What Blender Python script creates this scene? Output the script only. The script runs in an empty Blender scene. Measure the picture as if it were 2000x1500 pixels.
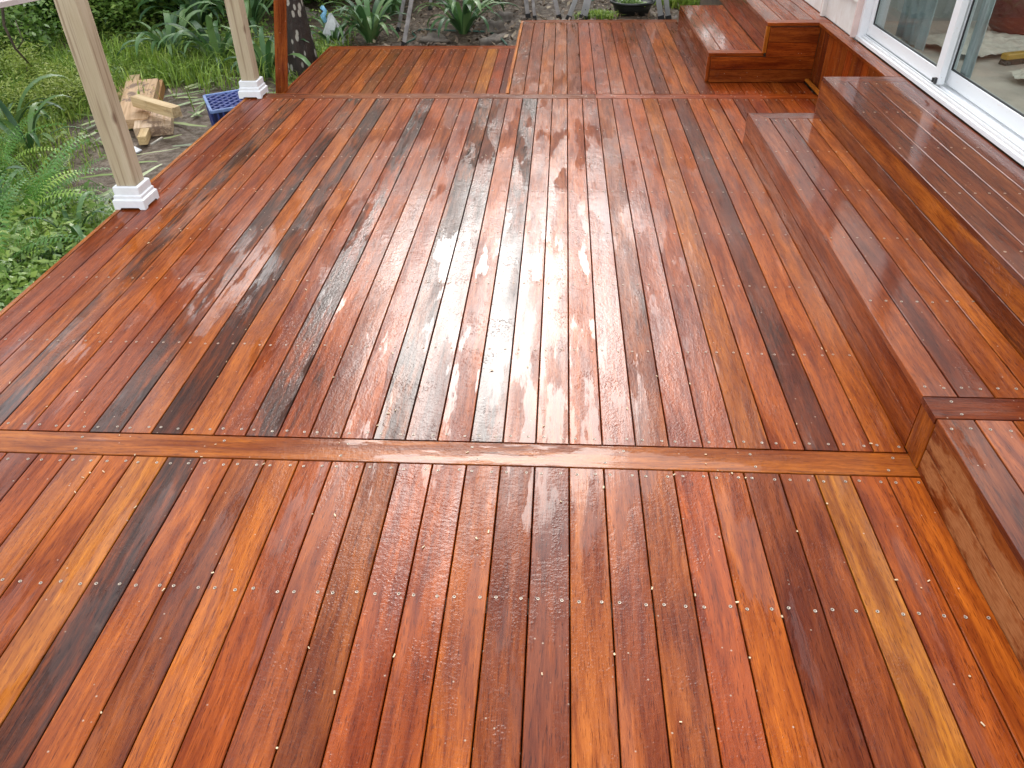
import bpy, math, random
import numpy as np
from mathutils import Vector, Matrix

# ------------------------------------------------------------------ camera
SC = bpy.context.scene
COL = SC.collection
F, TH, PS, RO, CX, CH = 1480.51, 0.64022, 0.06855, -0.019723, 0.04696, 1.42492
fw = Vector((-math.sin(PS)*math.cos(TH), math.cos(PS)*math.cos(TH), -math.sin(TH)))
rt0 = Vector((math.cos(PS), math.sin(PS), 0)); up0 = rt0.cross(fw)
rt = math.cos(RO)*rt0 + math.sin(RO)*up0; up = -math.sin(RO)*rt0 + math.cos(RO)*up0
cam = bpy.data.cameras.new('camera'); camo = bpy.data.objects.new('camera', cam); COL.objects.link(camo)
M = Matrix((( rt.x, up.x, -fw.x, CX), (rt.y, up.y, -fw.y, 0), (rt.z, up.z, -fw.z, CH), (0,0,0,1)))
camo.matrix_world = M
cam.sensor_width = 36; cam.lens = 36*F/2000; cam.clip_start = .05; cam.clip_end = 400
SC.camera = camo

# ------------------------------------------------------------------ light
SUN_EL, SUN_AZ = math.radians(36), math.radians(-7)       # azimuth from +Y towards +X
W = bpy.data.worlds.new('World'); SC.world = W; W.use_nodes = True
nt = W.node_tree; nt.nodes.clear()
sky = nt.nodes.new('ShaderNodeTexSky'); sky.sky_type = 'NISHITA'; sky.sun_disc = False
sky.sun_elevation = SUN_EL; sky.sun_rotation = SUN_AZ
sky.air_density = 1.0; sky.dust_density = 2.0; sky.ozone_density = 1.0
hs = nt.nodes.new('ShaderNodeHueSaturation'); hs.inputs['Saturation'].default_value = .18
bg = nt.nodes.new('ShaderNodeBackground'); bg.inputs['Strength'].default_value = .15
wo = nt.nodes.new('ShaderNodeOutputWorld')
nt.links.new(sky.outputs[0], hs.inputs['Color']); nt.links.new(hs.outputs[0], bg.inputs[0]); nt.links.new(bg.outputs[0], wo.inputs[0])
sl = bpy.data.lights.new('sun', 'SUN'); sl.energy = .42; sl.angle = math.radians(24); sl.color = (1, .96, .9)
so = bpy.data.objects.new('sun', sl); COL.objects.link(so)
sd = Vector((math.sin(SUN_AZ)*math.cos(SUN_EL), math.cos(SUN_AZ)*math.cos(SUN_EL), math.sin(SUN_EL)))
so.rotation_euler = sd.to_track_quat('Z', 'Y').to_euler(); so.location = (0, 0, 20)
SC.view_settings.view_transform = 'Standard'; SC.view_settings.look = 'None'
SC.view_settings.exposure = 1.84; SC.view_settings.gamma = 1; SC.view_settings.use_curve_mapping = False
SC.cycles.max_bounces = 6; SC.cycles.transparent_max_bounces = 12
SC.cycles.use_denoising = True

R = random.Random(7)
NR = np.random.default_rng(7)

# ------------------------------------------------------------------ helpers
def G(px, py, z):
    """world point at height z on the line of sight of a photograph pixel (survey helper)"""
    d = fw*F + rt*(px-1000) - up*(py-750)
    t = (z-CH)/d.z
    return Vector((CX, 0, CH)) + d*t

def ground_z(x, y):
    def sm(a, b, v):
        t = min(1, max(0, (v-a)/(b-a))); return t*t*(3-2*t)
    z = -.42 + .08*sm(-2.1, -1.6, x)*sm(6.8, 7.6, y) + .09*sm(-.8, -.1, x)*sm(6.8, 7.6, y)
    z += .03*math.sin(x*1.7+y*.9) * sm(0, 1, abs(x+2.5)) + .015*math.sin(3.1*x-2.3*y)
    z += .10*sm(9.5, 13, y) + .15*sm(-4, -7, x)
    return z
def GG(px, py):
    p = G(px, py, -.4)
    for _ in range(6): p = G(px, py, ground_z(p.x, p.y))
    return p

def link(name, me, mat=None, parent=None):
    o = bpy.data.objects.new(name, me); COL.objects.link(o)
    if mat is not None and me is not None and not me.materials:
        for m in (mat if isinstance(mat, (list, tuple)) else [mat]): me.materials.append(m)
    if parent: o.parent = parent
    return o
def tag(o, label=None, cat=None, group=None, kind=None):
    if label: o['label'] = label
    if cat: o['category'] = cat
    if group: o['group'] = group
    if kind: o['kind'] = kind
    return o
def empty(name, loc=(0,0,0), rz=0):
    o = bpy.data.objects.new(name, None); COL.objects.link(o); o.location = loc; o.rotation_euler = (0,0,rz)
    o.empty_display_size = .1
    return o
class MB:
    def __init__(s): s.v = []; s.f = []; s.m = []
    def add(s, vs, fs, mi=0):
        n = len(s.v); s.v += [tuple(v) for v in vs]; s.f += [tuple(i+n for i in f) for f in fs]; s.m += [mi]*len(fs)
    def box(s, a, b, mi=0, M=None):
        x0,y0,z0 = a; x1,y1,z1 = b
        vs = [Vector(p) for p in ((x0,y0,z0),(x1,y0,z0),(x1,y1,z0),(x0,y1,z0),(x0,y0,z1),(x1,y0,z1),(x1,y1,z1),(x0,y1,z1))]
        if M is not None: vs = [M @ v for v in vs]
        s.add(vs, [(0,3,2,1),(4,5,6,7),(0,1,5,4),(1,2,6,5),(2,3,7,6),(3,0,4,7)], mi)
    def bar(s, p, q, w, h, mi=0, upv=(0,0,1)):
        p = Vector(p); q = Vector(q); d = (q-p); L = d.length; d.normalize()
        x = d.cross(Vector(upv)); 
        if x.length < 1e-4: x = d.cross(Vector((0,1,0)))
        x.normalize(); z = x.cross(d)
        Mx = Matrix(((x.x,d.x,z.x,p.x),(x.y,d.y,z.y,p.y),(x.z,d.z,z.z,p.z),(0,0,0,1)))
        s.box((-w/2,0,-h/2),(w/2,L,h/2), mi, Mx)
    def tube(s, pts, r, n=8, mi=0, cap=True):
        pts = [Vector(p) for p in pts]; rs = r if isinstance(r, (list,tuple)) else [r]*len(pts)
        vs = []; prev = None
        for i, p in enumerate(pts):
            d = (pts[min(i+1,len(pts)-1)] - pts[max(i-1,0)]).normalized()
            a = d.cross(Vector((0,0,1))) if prev is None else prev - d*prev.dot(d)
            if a.length < 1e-3: a = d.cross(Vector((0,1,0)))
            a.normalize(); prev = a; b = d.cross(a)
            for k in range(n):
                t = 2*math.pi*k/n; vs.append(p + (a*math.cos(t)+b*math.sin(t))*rs[i])
        fs = [(i*n+k, i*n+(k+1)%n, (i+1)*n+(k+1)%n, (i+1)*n+k) for i in range(len(pts)-1) for k in range(n)]
        if cap: fs += [tuple(range(n-1,-1,-1)), tuple((len(pts)-1)*n+k for k in range(n))]
        s.add(vs, fs, mi)
    def lathe(s, prof, n=24, c=(0,0,0), mi=0):
        vs = [(c[0]+r*math.cos(2*math.pi*k/n), c[1]+r*math.sin(2*math.pi*k/n), c[2]+z) for r,z in prof for k in range(n)]
        fs = [(i*n+k, i*n+(k+1)%n, (i+1)*n+(k+1)%n, (i+1)*n+k) for i in range(len(prof)-1) for k in range(n)]
        s.add(vs, fs, mi)
    def mesh(s, name, mats, smooth=False):
        me = bpy.data.meshes.new(name); me.from_pydata(s.v, [], s.f)
        for m in (mats if isinstance(mats,(list,tuple)) else [mats]): me.materials.append(m)
        if max(s.m, default=0): me.polygons.foreach_set('material_index', s.m)
        if smooth: me.polygons.foreach_set('use_smooth', [True]*len(s.f))
        me.update(); return me
    def obj(s, name, mats, parent=None, smooth=False, bevel=0):
        o = link(name, s.mesh(name, mats, smooth), None, parent)
        if bevel:
            b = o.modifiers.new('b','BEVEL'); b.width = bevel; b.segments = 2; b.limit_method = 'ANGLE'
        return o
def quads(name, V, mat, var=None, per=4, parent=None, tri=False):
    """V: (n,per,3) array; var: (n,) random value per face written to point attribute 'var'"""
    n = V.shape[0]; me = bpy.data.meshes.new(name)
    me.vertices.add(n*per); me.vertices.foreach_set('co', V.reshape(-1).astype(np.float32))
    me.loops.add(n*per); me.loops.foreach_set('vertex_index', np.arange(n*per, dtype=np.int32))
    me.polygons.add(n); me.polygons.foreach_set('loop_start', np.arange(0, n*per, per, dtype=np.int32))
    me.polygons.foreach_set('loop_total', np.full(n, per, dtype=np.int32))
    if var is not None:
        a = me.attributes.new('var', 'FLOAT', 'POINT'); a.data.foreach_set('value', np.repeat(var, per).astype(np.float32))
    me.update(calc_edges=True); me.validate()
    return link(name, me, mat, parent)

# ------------------------------------------------------------------ materials
def newmat(name):
    m = bpy.data.materials.new(name); m.use_nodes = True; t = m.node_tree
    b = next(n for n in t.nodes if n.type == 'BSDF_PRINCIPLED'); return m, t, b
def N(t, typ, **kw):
    n = t.nodes.new(typ)
    for k, v in kw.items():
        if k == 'ins':
            for a, b in v.items(): n.inputs[a].default_value = b
        else: setattr(n, k, v)
    return n
def mth(t, op, a, b=None, c=None, clamp=False):
    n = t.nodes.new('ShaderNodeMath'); n.operation = op; n.use_clamp = clamp
    for i, v in enumerate((a, b, c)):
        if v is None: continue
        if isinstance(v, (int, float)): n.inputs[i].default_value = v
        else: t.links.new(v, n.inputs[i])
    return n.outputs[0]
def mix(t, f, a, b, mode='MIX'):
    n = t.nodes.new('ShaderNodeMix'); n.data_type = 'RGBA'; n.blend_type = mode; n.clamp_factor = True
    for s, v in ((n.inputs[0], f), (n.inputs[6], a), (n.inputs[7], b)):
        if isinstance(v, (int, float)): s.default_value = v
        elif isinstance(v, tuple): s.default_value = (*v, 1)
        else: t.links.new(v, s)
    return n.outputs[2]
def mrange(t, v, a, b, c=0., d=1., typ='SMOOTHSTEP'):
    n = t.nodes.new('ShaderNodeMapRange'); n.interpolation_type = typ
    t.links.new(v, n.inputs[0])
    for i, x in enumerate((a,b,c,d)):
        if isinstance(x, (int,float)): n.inputs[i+1].default_value = x
        else: t.links.new(x, n.inputs[i+1])
    return n.outputs[0]
def noise(t, vec, scale, detail=3, rough=.55, w=None, dist=0.):
    n = t.nodes.new('ShaderNodeTexNoise'); n.noise_dimensions = '4D' if w is not None else '3D'
    n.inputs['Scale'].default_value = scale; n.inputs['Detail'].default_value = detail
    n.inputs['Roughness'].default_value = rough; n.inputs['Distortion'].default_value = dist
    t.links.new(vec, n.inputs['Vector'])
    if w is not None: t.links.new(w, n.inputs['W'])
    return n.outputs[0]
def scl(t, vec, s):
    n = t.nodes.new('ShaderNodeMapping'); n.inputs['Scale'].default_value = s; t.links.new(vec, n.inputs[0]); return n.outputs[0]
def plain(name, col, rough=.5, var=.0, scale=8, metallic=0, bump=0, coord='Object', spec=.5):
    m, t, b = newmat(name)
    b.inputs['Roughness'].default_value = rough; b.inputs['Metallic'].default_value = metallic
    b.inputs['Specular IOR Level'].default_value = spec
    tc = N(t, 'ShaderNodeTexCoord').outputs[coord]
    n1 = noise(t, tc, scale, 5, .6)
    lo = tuple(c*(1-var) for c in col); hi = tuple(min(1, c*(1+var)) for c in col)
    t.links.new(mix(t, mrange(t, n1, .3, .7), lo, hi), b.inputs['Base Color'])
    if bump:
        bp = N(t, 'ShaderNodeBump', ins={'Strength': .6, 'Distance': bump}); t.links.new(noise(t, tc, scale*6, 4), bp.inputs['Height'])
        t.links.new(bp.outputs[0], b.inputs['Normal'])
    return m

def merbau(name, dry=0., wet=1., soak=0., ior=1.32):
    m, t, b = newmat(name)
    oc = N(t, 'ShaderNodeTexCoord').outputs['Object']
    oi = N(t, 'ShaderNodeObjectInfo'); pos = N(t, 'ShaderNodeNewGeometry').outputs['Position']
    w = mth(t, 'MULTIPLY', oi.outputs['Random'], 61.)
    tint = oi.outputs['Color']; dk = oi.outputs['Alpha']
    # gentle meander of the grain
    wob = noise(t, scl(t, oc, (3,1.6,3)), 1., 2, .5, w)
    wv = N(t, 'ShaderNodeCombineXYZ'); t.links.new(mth(t,'MULTIPLY', mth(t,'SUBTRACT',wob,.5), .05), wv.inputs[0])
    va = N(t, 'ShaderNodeVectorMath', operation='ADD'); t.links.new(oc, va.inputs[0]); t.links.new(wv.outputs[0], va.inputs[1])
    gc = va.outputs[0]
    nA = noise(t, scl(t, gc, (14,1.9,14)), 1., 4, .65, w, .6)
    nB = noise(t, scl(t, gc, (75,4.5,75)), 1., 4, .68, w)
    nC = noise(t, scl(t, gc, (430,30,430)), 1., 2, .6, w)
    nD = noise(t, scl(t, gc, (20,2.6,20)), 1., 6, .7, mth(t,'ADD',w,9.3), 1.0)
    nE = noise(t, scl(t, gc, (260,11,260)), 1., 2, .6, mth(t,'ADD',w,3.3))
    warm = mix(t, mrange(t, nA, .32, .68), mix(t, 1., tint, (.62,.50,.55), 'MULTIPLY'), mix(t, 1., tint, (1.28,1.42,1.25), 'MULTIPLY'))
    c = mix(t, mrange(t, nB, .35, .72), warm, mix(t, 1., warm, (.55,.42,.42), 'MULTIPLY'))
    # black heartwood streaks, more of them where the board's alpha is high
    thr = mth(t, 'SUBTRACT', .76, mth(t, 'MULTIPLY', dk, .45))
    nL = mrange(t, noise(t, scl(t, gc, (5,.95,5)), 1., 3, .55, mth(t,'ADD',w,17.7)), .28, .72, .22, .78, 'LINEAR')
    dmix = mth(t,'ADD', mth(t,'ADD', mth(t,'MULTIPLY', nD, .50), mth(t,'MULTIPLY', nB, .16)), mth(t,'MULTIPLY', nL, .34))
    dm = mrange(t, dmix, mth(t,'SUBTRACT',thr,.05), mth(t,'ADD',thr,.09))
    c = mix(t, mth(t,'MULTIPLY',dm,.9), c, mix(t, mrange(t, nB, .4, .7), (.045,.016,.010), (.016,.009,.008)))
    # pores: short dark dashes and pale dashes
    pore = mrange(t, nC, .55, .66); c = mix(t, mth(t,'MULTIPLY',pore,.8), c, mix(t,1.,c,(.35,.25,.25),'MULTIPLY'))
    lite = mrange(t, nE, .56, .70); c = mix(t, mth(t,'MULTIPLY',lite,.5), c, mix(t,1.,c,(1.6,1.8,1.7),'MULTIPLY'))
    # grey silt smears and grit
    sm = mth(t,'MULTIPLY', mrange(t, noise(t, pos, 7., 5, .7), .60, .78), .22*wet)
    c = mix(t, sm, c, (.20,.13,.10))
    gr = N(t,'ShaderNodeTexVoronoi'); gr.inputs['Scale'].default_value = 55; t.links.new(pos, gr.inputs['Vector'])
    gcol = N(t,'ShaderNodeSeparateColor'); t.links.new(gr.outputs['Color'], gcol.inputs[0])
    gmask = mth(t,'MULTIPLY', mrange(t, gr.outputs['Distance'], .05, .16, 1., 0.), mrange(t, gcol.outputs[0], .90, .93))
    c = mix(t, mth(t,'MULTIPLY',gmask,.8), c, (.42,.33,.25))
    rough = mrange(t, nB, .3, .7, .30, .48)
    fo = mth(t,'ADD', noise(t, scl(t, oc, (12,2.0,12)), 1., 5, .62, mth(t,'ADD',w,31.)), mth(t,'MULTIPLY', mth(t,'SUBTRACT', noise(t, pos, .9, 2, .5), .5), .55))
    film = mrange(t, fo, .525-soak, .575-soak)           # standing water film
    if dry:
        # unwetted pale patch in the middle of a riser face
        sp = N(t,'ShaderNodeSeparateXYZ'); t.links.new(oc, sp.inputs[0])
        dn = noise(t, scl(t, oc, (9,3.5,9)), 1., 5, .7, w)
        dmk = mrange(t, mth(t,'ADD', dn, mth(t,'MULTIPLY', mth(t,'ABSOLUTE', sp.outputs[0]), -2.2)), .38, .48)
        c = mix(t, mth(t,'MULTIPLY', dmk, dry), c, mix(t, mrange(t, nC, .35,.65), (.27,.095,.032), (.38,.155,.062)))
        coatw = mrange(t, dmk, 0., 1., 1., .1)
    t.links.new(c, b.inputs['Base Color']); t.links.new(rough, b.inputs['Roughness'])
    b.inputs['Specular IOR Level'].default_value = .03
    # bumps
    dv = N(t,'ShaderNodeTexVoronoi'); dv.inputs['Scale'].default_value = 120; t.links.new(pos, dv.inputs['Vector'])
    drop = mrange(t, dv.outputs['Distance'], .15, .5, 1., 0.)
    rip = noise(t, pos, 95., 3, .6)
    und = noise(t, pos, 22., 2, .5)
    amt = mrange(t, film, 0., 1., 1., .06)
    h1 = mth(t,'MULTIPLY', amt, mth(t,'ADD', mth(t,'MULTIPLY',drop, mrange(t, noise(t, pos, 6., 4, .65), .45, .62, 0., .45)), mth(t,'MULTIPLY', mth(t,'SUBTRACT', rip, .5), 1.1)))
    h = mth(t,'ADD', mth(t,'ADD', h1, mth(t,'MULTIPLY', nB, .30)), mth(t,'MULTIPLY', mth(t,'SUBTRACT', und, .5), mrange(t, film, 0., 1., 1., .35)))
    cb = N(t,'ShaderNodeBump', ins={'Strength': .75, 'Distance': .0013}); t.links.new(h, cb.inputs['Height'])
    gb = N(t,'ShaderNodeBump', ins={'Strength': .5, 'Distance': .0012}); t.links.new(mth(t,'ADD',nC,nB), gb.inputs['Height'])
    t.links.new(gb.outputs[0], b.inputs['Normal']); t.links.new(cb.outputs[0], b.inputs['Coat Normal'])
    rnd2 = mth(t,'FRACT', mth(t,'MULTIPLY', oi.outputs['Random'], 7.31))
    cw = mth(t,'MULTIPLY', mrange(t, noise(t, scl(t, oc, (7,1.1,7)), 1., 4, .6, w), .38, .60, .40, 1.), mrange(t, rnd2, 0., 1., .55, 1., 'LINEAR'))
    cw = mth(t,'MAXIMUM', cw, mth(t,'MULTIPLY', film, .9))
    if dry: cw = mth(t,'MULTIPLY', cw, coatw)
    t.links.new(cw, b.inputs['Coat Weight'])
    b.inputs['Coat IOR'].default_value = ior
    t.links.new(mrange(t, film, 0., 1., .15, .04), b.inputs['Coat Roughness'])
    return m
WOOD = merbau('wet_hardwood'); WOODWET = merbau('soaked_hardwood', 0., 1., .16, 1.42); WOODDRY = merbau('part_dry_hardwood', .9)

PAL = dict(O=(0.316,0.0752,0.0080), Y=(0.359,0.1078,0.0105), R=(0.262,0.0471,0.0071), B=(0.216,0.0471,0.0080), D=(0.150,0.0295,0.0076), K=(0.193,0.0416,0.0082), P=(0.286,0.0693,0.0165), N=(0.272,0.0553,0.0080), E=(0.500,0.1600,0.0180))

def board_mesh(w, l, t=.019, m0=0, m1=0, c=.0016, mat=None, seg=1):
    """board along +Y from y=0; top at z=0; m0/m1: y shift of the end per unit x (mitre)"""
    h = w/2; prof = [(-h,-t),(-h,-c),(-h+c,0),(h-c,0),(h,-c),(h,-t)]
    vs = [(x, x*m0 + (h*abs(m0) if m0 else 0), z) for x,z in prof] + [(x, l + x*m1 - (h*abs(m1) if m1 else 0), z) for x,z in prof]
    fs = [(i, (i+1)%6, (i+1)%6+6, i+6) for i in range(6)]
    fs = [tuple(reversed(f)) for f in fs] + [tuple(range(6)), tuple(range(11,5,-1))]
    me = bpy.data.meshes.new('board'); me.from_pydata(vs, [], fs); me.materials.append(mat or WOOD); me.update()
    return me
_cache = {}
def board(parent, x, y, z, w, l, col='R', dk=.25, rot='Y', t=.019, m0=0, m1=0, mat=None, tilt=.0035, name='board', face=None, jit=.10):
    """rot 'Y': runs along +Y, x = centre; rot 'X': runs along +X, y = centre. face: rotation tuple for risers"""
    key = (round(w,4), round(l,4), t, m0, m1, mat.name if mat else '')
    if key not in _cache: _cache[key] = board_mesh(w, l, t, m0, m1, mat=mat)
    o = link(name, _cache[key], None, parent)
    o.location = (x, y, z)
    if face: o.rotation_euler = face
    else: o.rotation_euler = (0, R.uniform(-tilt,tilt), 0) if rot == 'Y' else (0, R.uniform(-tilt,tilt)*.3, -math.pi/2)
    c = PAL[col]; k = 1+R.uniform(-jit,jit); g = 1+R.uniform(-.07,.07)
    o.color = (c[0]*k, c[1]*k*g, c[2]*k, dk)
    return o

P, BW = .094, .0905
# ------------------------------------------------------------------ screws
FARMETAL = plain('brown_screw_steel', (.36,.25,.18), .5, .25, 300, metallic=.2)  # browner steel tone for the screws merged into one mesh
METAL = plain('screw_steel', (.34,.28,.22), .5, .25, 300, metallic=.3)
DARKM = plain('screw_socket', (.03,.02,.018), .6)
sm_ = MB()
prof = [(.0040,-.001),(.0040,.0005),(.0019,.0002)]
n = 10
sm_.add([(r*math.cos(2*math.pi*k/n), r*math.sin(2*math.pi*k/n), z) for r,z in prof for k in range(n)],
        [(i*n+k, i*n+(k+1)%n, (i+1)*n+(k+1)%n, (i+1)*n+k) for i in range(2) for k in range(n)], 0)
sm_.add([(.0019*math.cos(2*math.pi*k/n), .0019*math.sin(2*math.pi*k/n), .0001) for k in range(n)], [tuple(range(n))], 1)
SCREW = sm_.mesh('screw', [METAL, DARKM])
screw_count = 0
def screws(parent, pts, single=True):
    """pts in world coordinates of an unrotated deck"""
    if single:
        for p in pts:
            o = link('screw', SCREW, None, parent); o.location = p; o.rotation_euler = (R.uniform(-.08,.08), R.uniform(-.08,.08), R.uniform(0,6))
    else:
        mb = MB(); vs = [v.co.copy() for v in SCREW.vertices]; fs = [tuple(p.vertices) for p in SCREW.polygons]; mi = [p.material_index for p in SCREW.polygons]
        for p in pts:
            n0 = len(mb.v); mb.v += [tuple(v+Vector(p)) for v in vs]; mb.f += [tuple(i+n0 for i in f) for f in fs]; mb.m += mi
        o = mb.obj('screws', [FARMETAL, DARKM], parent); o['kind'] = 'stuff'

def pair(x, y, z=0, j=.004):
    return [(x+s*.027+R.uniform(-.004,.004), y+R.uniform(-j,j), z+.0006) for s in (-1,1)]

# ------------------------------------------------------------------ ground
gm, t, b = newmat('garden_soil')
pos = N(t,'ShaderNodeNewGeometry').outputs['Position']
n1 = noise(t, pos, 1.3, 5, .6); n2 = noise(t, pos, 14, 6, .7); n3 = noise(t, pos, 70, 4, .7)
c = mix(t, mrange(t, n1, .35, .65), (.085,.058,.036), (.18,.130,.090))
c = mix(t, mth(t,'MULTIPLY', mrange(t, n2, .45, .62), .6), c, (.05,.034,.022))
c = mix(t, mth(t,'MULTIPLY', mrange(t, n3, .55, .7), .5), c, (.24,.19,.145))
t.links.new(c, b.inputs['Base Color']); t.links.new(mrange(t, n2, .35, .6, .35, .8), b.inputs['Roughness'])
bp = N(t,'ShaderNodeBump', ins={'Strength': .9, 'Distance': .02}); t.links.new(mth(t,'ADD', n2, mth(t,'MULTIPLY', n3, .4)), bp.inputs['Height'])
t.links.new(bp.outputs[0], b.inputs['Normal'])
xs = np.concatenate([[-150,-60,-30,-15], np.arange(-9, 6.01, .14), [9,15,30,60,150]])
ys = np.concatenate([[-150,-60,-30,-12,-5], np.arange(-1, 15.01, .14), [18,25,40,80,200]])
vs = [(x, y, ground_z(x,y)+ (NR.normal()*.008 if abs(x)<9 else 0)) for y in ys for x in xs]
nx = len(xs)
fs = [(j*nx+i, j*nx+i+1, (j+1)*nx+i+1, (j+1)*nx+i) for j in range(len(ys)-1) for i in range(nx-1)]
me = bpy.data.meshes.new('ground'); me.from_pydata(vs, [], fs); me.polygons.foreach_set('use_smooth', [True]*len(fs))
tag(link('ground', me, gm), kind='structure')

# ------------------------------------------------------------------ decks
UNDER = plain('joist_timber', (.10,.075,.05), .7, .3, 6)
deck = empty('deck'); tag(deck, kind='structure')
main = {-21:'R.1',-20:'R.2',-19:'O.5',-18:'O.62',-17:'O.45',-16:'R.15',-15:'R.2',-14:'K.67',-13:'O.25',-12:'K.67',-11:'O.1',-10:'N.2',-9:'R.66',-8:'N.42',
        -7:'B.35',-6:'R.3',-5:'B.68',-4:'D.5',-3:'P.2',-2:'K.67',-1:'N.2',0:'P.15',1:'N.2',2:'R.35',3:'B.4',4:'R.1',5:'N.05',6:'O.05',7:'N.15',8:'D.5',9:'N.1',10:'O.05',
        11:'R.1',12:'D.2',13:'R.1',14:'B.2',15:'R.1',16:'R.2',17:'B.2'}
Y0, Y1 = 1.631, 4.944
for k, s in main.items():
    a, d = s[0], float(s[1:]); ln = Y1-Y0; ys0 = Y0
    wd = BW; xc = (k+.5)*P
    if k == 10: wd = .0872; xc = .9853
    if k > 10: ys0 = 4.0; ln = Y1-ys0
    if k == 17: wd = .05; xc = 17*P + .03
    board(deck, xc, ys0, 0, wd, ln, a, d)
near = {-22:'B.2',-21:'R.2',-20:'B.3',-19:'N.2',-18:'B.3',-17:'R.2',-16:'D.3',-15:'N.15',-14:'O.15',-13:'O.15',-12:'Y.36',-11:'K.67',-10:'O.1',-9:'B.42',-8:'O.12',-7:'N.15',
        -6:'N.25',-5:'B.4',-4:'R.3',-3:'N.2',-2:'O.25',-1:'B.33',0:'D.3',1:'P.1',2:'P.25',3:'P.3',4:'R.3',5:'O.2',6:'D.3',7:'B.42',8:'Y.2',9:'N.2',10:'O.1'}
for k, s in near.items():
    a, d = s[0], float(s[1:]); wd = BW; xc = (k+.5)*P
    if k == 10: wd = .0872; xc = .9853
    if k == -22: wd = .03; xc = -21*P-.019
    board(deck, xc, -1.2, 0, wd, 1.2+1.529, a, d)
# transverse boards (two lengths each)
board(deck, -2.0, 1.580, .0003, .092, 3.03, 'O', .34, 'X')
board(deck, -2.0, 4.994, .0003, .090, 2.27, 'B', .4, 'X'); board(deck, .273, 4.994, .0, .090, 1.40, 'R', .15, 'X')
# fascia along the open left side and far edge
board(deck, -1.986, -1.2, .001, .019, 6.24, 'E', .05, t=.14, tilt=0, name='fascia')
board(deck, -1.996, 5.051, -.001, .019, 1.70, 'B', .2, 'X', t=.18, tilt=0, name='fascia')
mb = MB()
for yy in [1.535-.45*k for k in range(6)] + [1.65+.447*k for k in range(8)]: mb.box((-1.96,yy-.022,-.14),(1.0,yy+.022,-.0195))
mb.box((-2,-1.2,-.38),(-1.9,4.9,-.145)); o = mb.obj('joists', UNDER, deck); o['kind'] = 'stuff'
near_pts, far_pts = [], []
for k in near:
    x = (k+.5)*P
    if k == -22: continue
    for yy in (1.508, 1.089, .64): near_pts += pair(x, yy)
    for yy in (.19, -.26): far_pts += pair(x, yy)
for k in main:
    x = (k+.5)*P; rows = [1.655+.449*j for j in range(7)] + [4.915]
    for j, yy in enumerate(rows):
        if k > 10 and yy < 4.1: continue
        (near_pts if j == 0 else far_pts).extend(pair(x, yy))
for k in range(-10, 6): 
    near_pts += [(k*.19+.03+R.uniform(-.03,.03), 1.605, .0008), (k*.19+.01+R.uniform(-.03,.03), 1.555, .0008)] if k % 2 else []
for k in range(-20, 18, 2): far_pts += [(k*P, 5.01, .0006), (k*P+.02, 4.98, .0006)]
screws(deck, near_pts[:296]); screws(deck, near_pts[296:]+far_pts, False)

# low side deck behind on the left
low = empty('lower_deck', (0,0,0)); tag(low, kind='structure')
Lc = {-17:'B.2',-16:'B.2',-15:'O.2',-14:'B.15',-13:'N.1',-12:'O.1',-11:'B.3',-10:'N.2',-9:'B.2',-8:'O.2',-7:'N.2',-6:'N.15',-5:'B.2',-4:'N.15',-3:'B.2',-2:'Y.1',-1:'R.25',0:'D.25'}
ZL = -.18; fp = []
for k, s in Lc.items():
    xc = -.398 + (k+.5)*P; wd = BW
    if k == 0: xc = -.358; wd = .075
    board(low, xc, 5.065, ZL, wd, 7.035-5.065, s[0], float(s[1:]))
    for yy in (5.10,5.55,6.0,6.45,6.9,7.01): fp += pair(xc, yy, ZL)
board(low, -1.998, 7.083, ZL, .09, 1.675, 'N', .15, 'X')
board(low, -2.008, 5.065, ZL+.001, .019, 2.08, 'N', .1, t=.14, tilt=0, name='fascia'); board(low, -2.0, 7.140, ZL+.001, .019, 1.68, 'N', .2, 'X', t=.14, tilt=0, name='fascia')
screws(low, fp, False)
# far deck on the right, level with the main deck
far = empty('far_deck', (0,0,0)); tag(far, kind='structure')
Fc = {-3:'B.25',-2:'B.25',-1:'O.1',0:'O.08',1:'B.3',2:'R.3',3:'R.15',4:'P.1',5:'R.3',6:'B.35',7:'D.4',8:'O.2',9:'O.15',10:'D.4',11:'R.1',12:'R.2',13:'R.1',14:'R.15',15:'N.15',16:'R.1',17:'R.1'}
fp = []
for k, s in Fc.items():
    xc = (k+.5)*P; wd = BW; ln = 7.165-5.043
    if k == 17: wd = .05; xc = 17*P+.03
    if k > 10: ln = .343
    board(far, xc, 5.043, 0, wd, ln, s[0], float(s[1:]))
    for yy in (5.09,5.54,5.99,6.44,6.89,7.14):
        if k <= 10 or yy < 5.2: fp += pair(xc, yy)
board(far, -.282, 7.213, 0, .09, 1.33, 'B', .25, 'X')
board(far, -.296, 5.062, .001, .022, 2.199, 'E', .1, t=.17, tilt=0, name='fascia'); board(far, -.282, 7.270, .001, .019, 1.33, 'B', .3, 'X', t=.17, tilt=0, name='fascia')
screws(far, fp, False)
mb = MB()
for yy in (5.3,5.9,6.5,7.1): mb.box((-.27,yy-.02,-.14),(1.6,yy+.02,-.0195)); mb.box((-1.98,yy-.02,-.32),(-.33,yy+.02,ZL-.0195))
o = mb.obj('joists', UNDER, far); o['kind'] = 'stuff'

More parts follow.
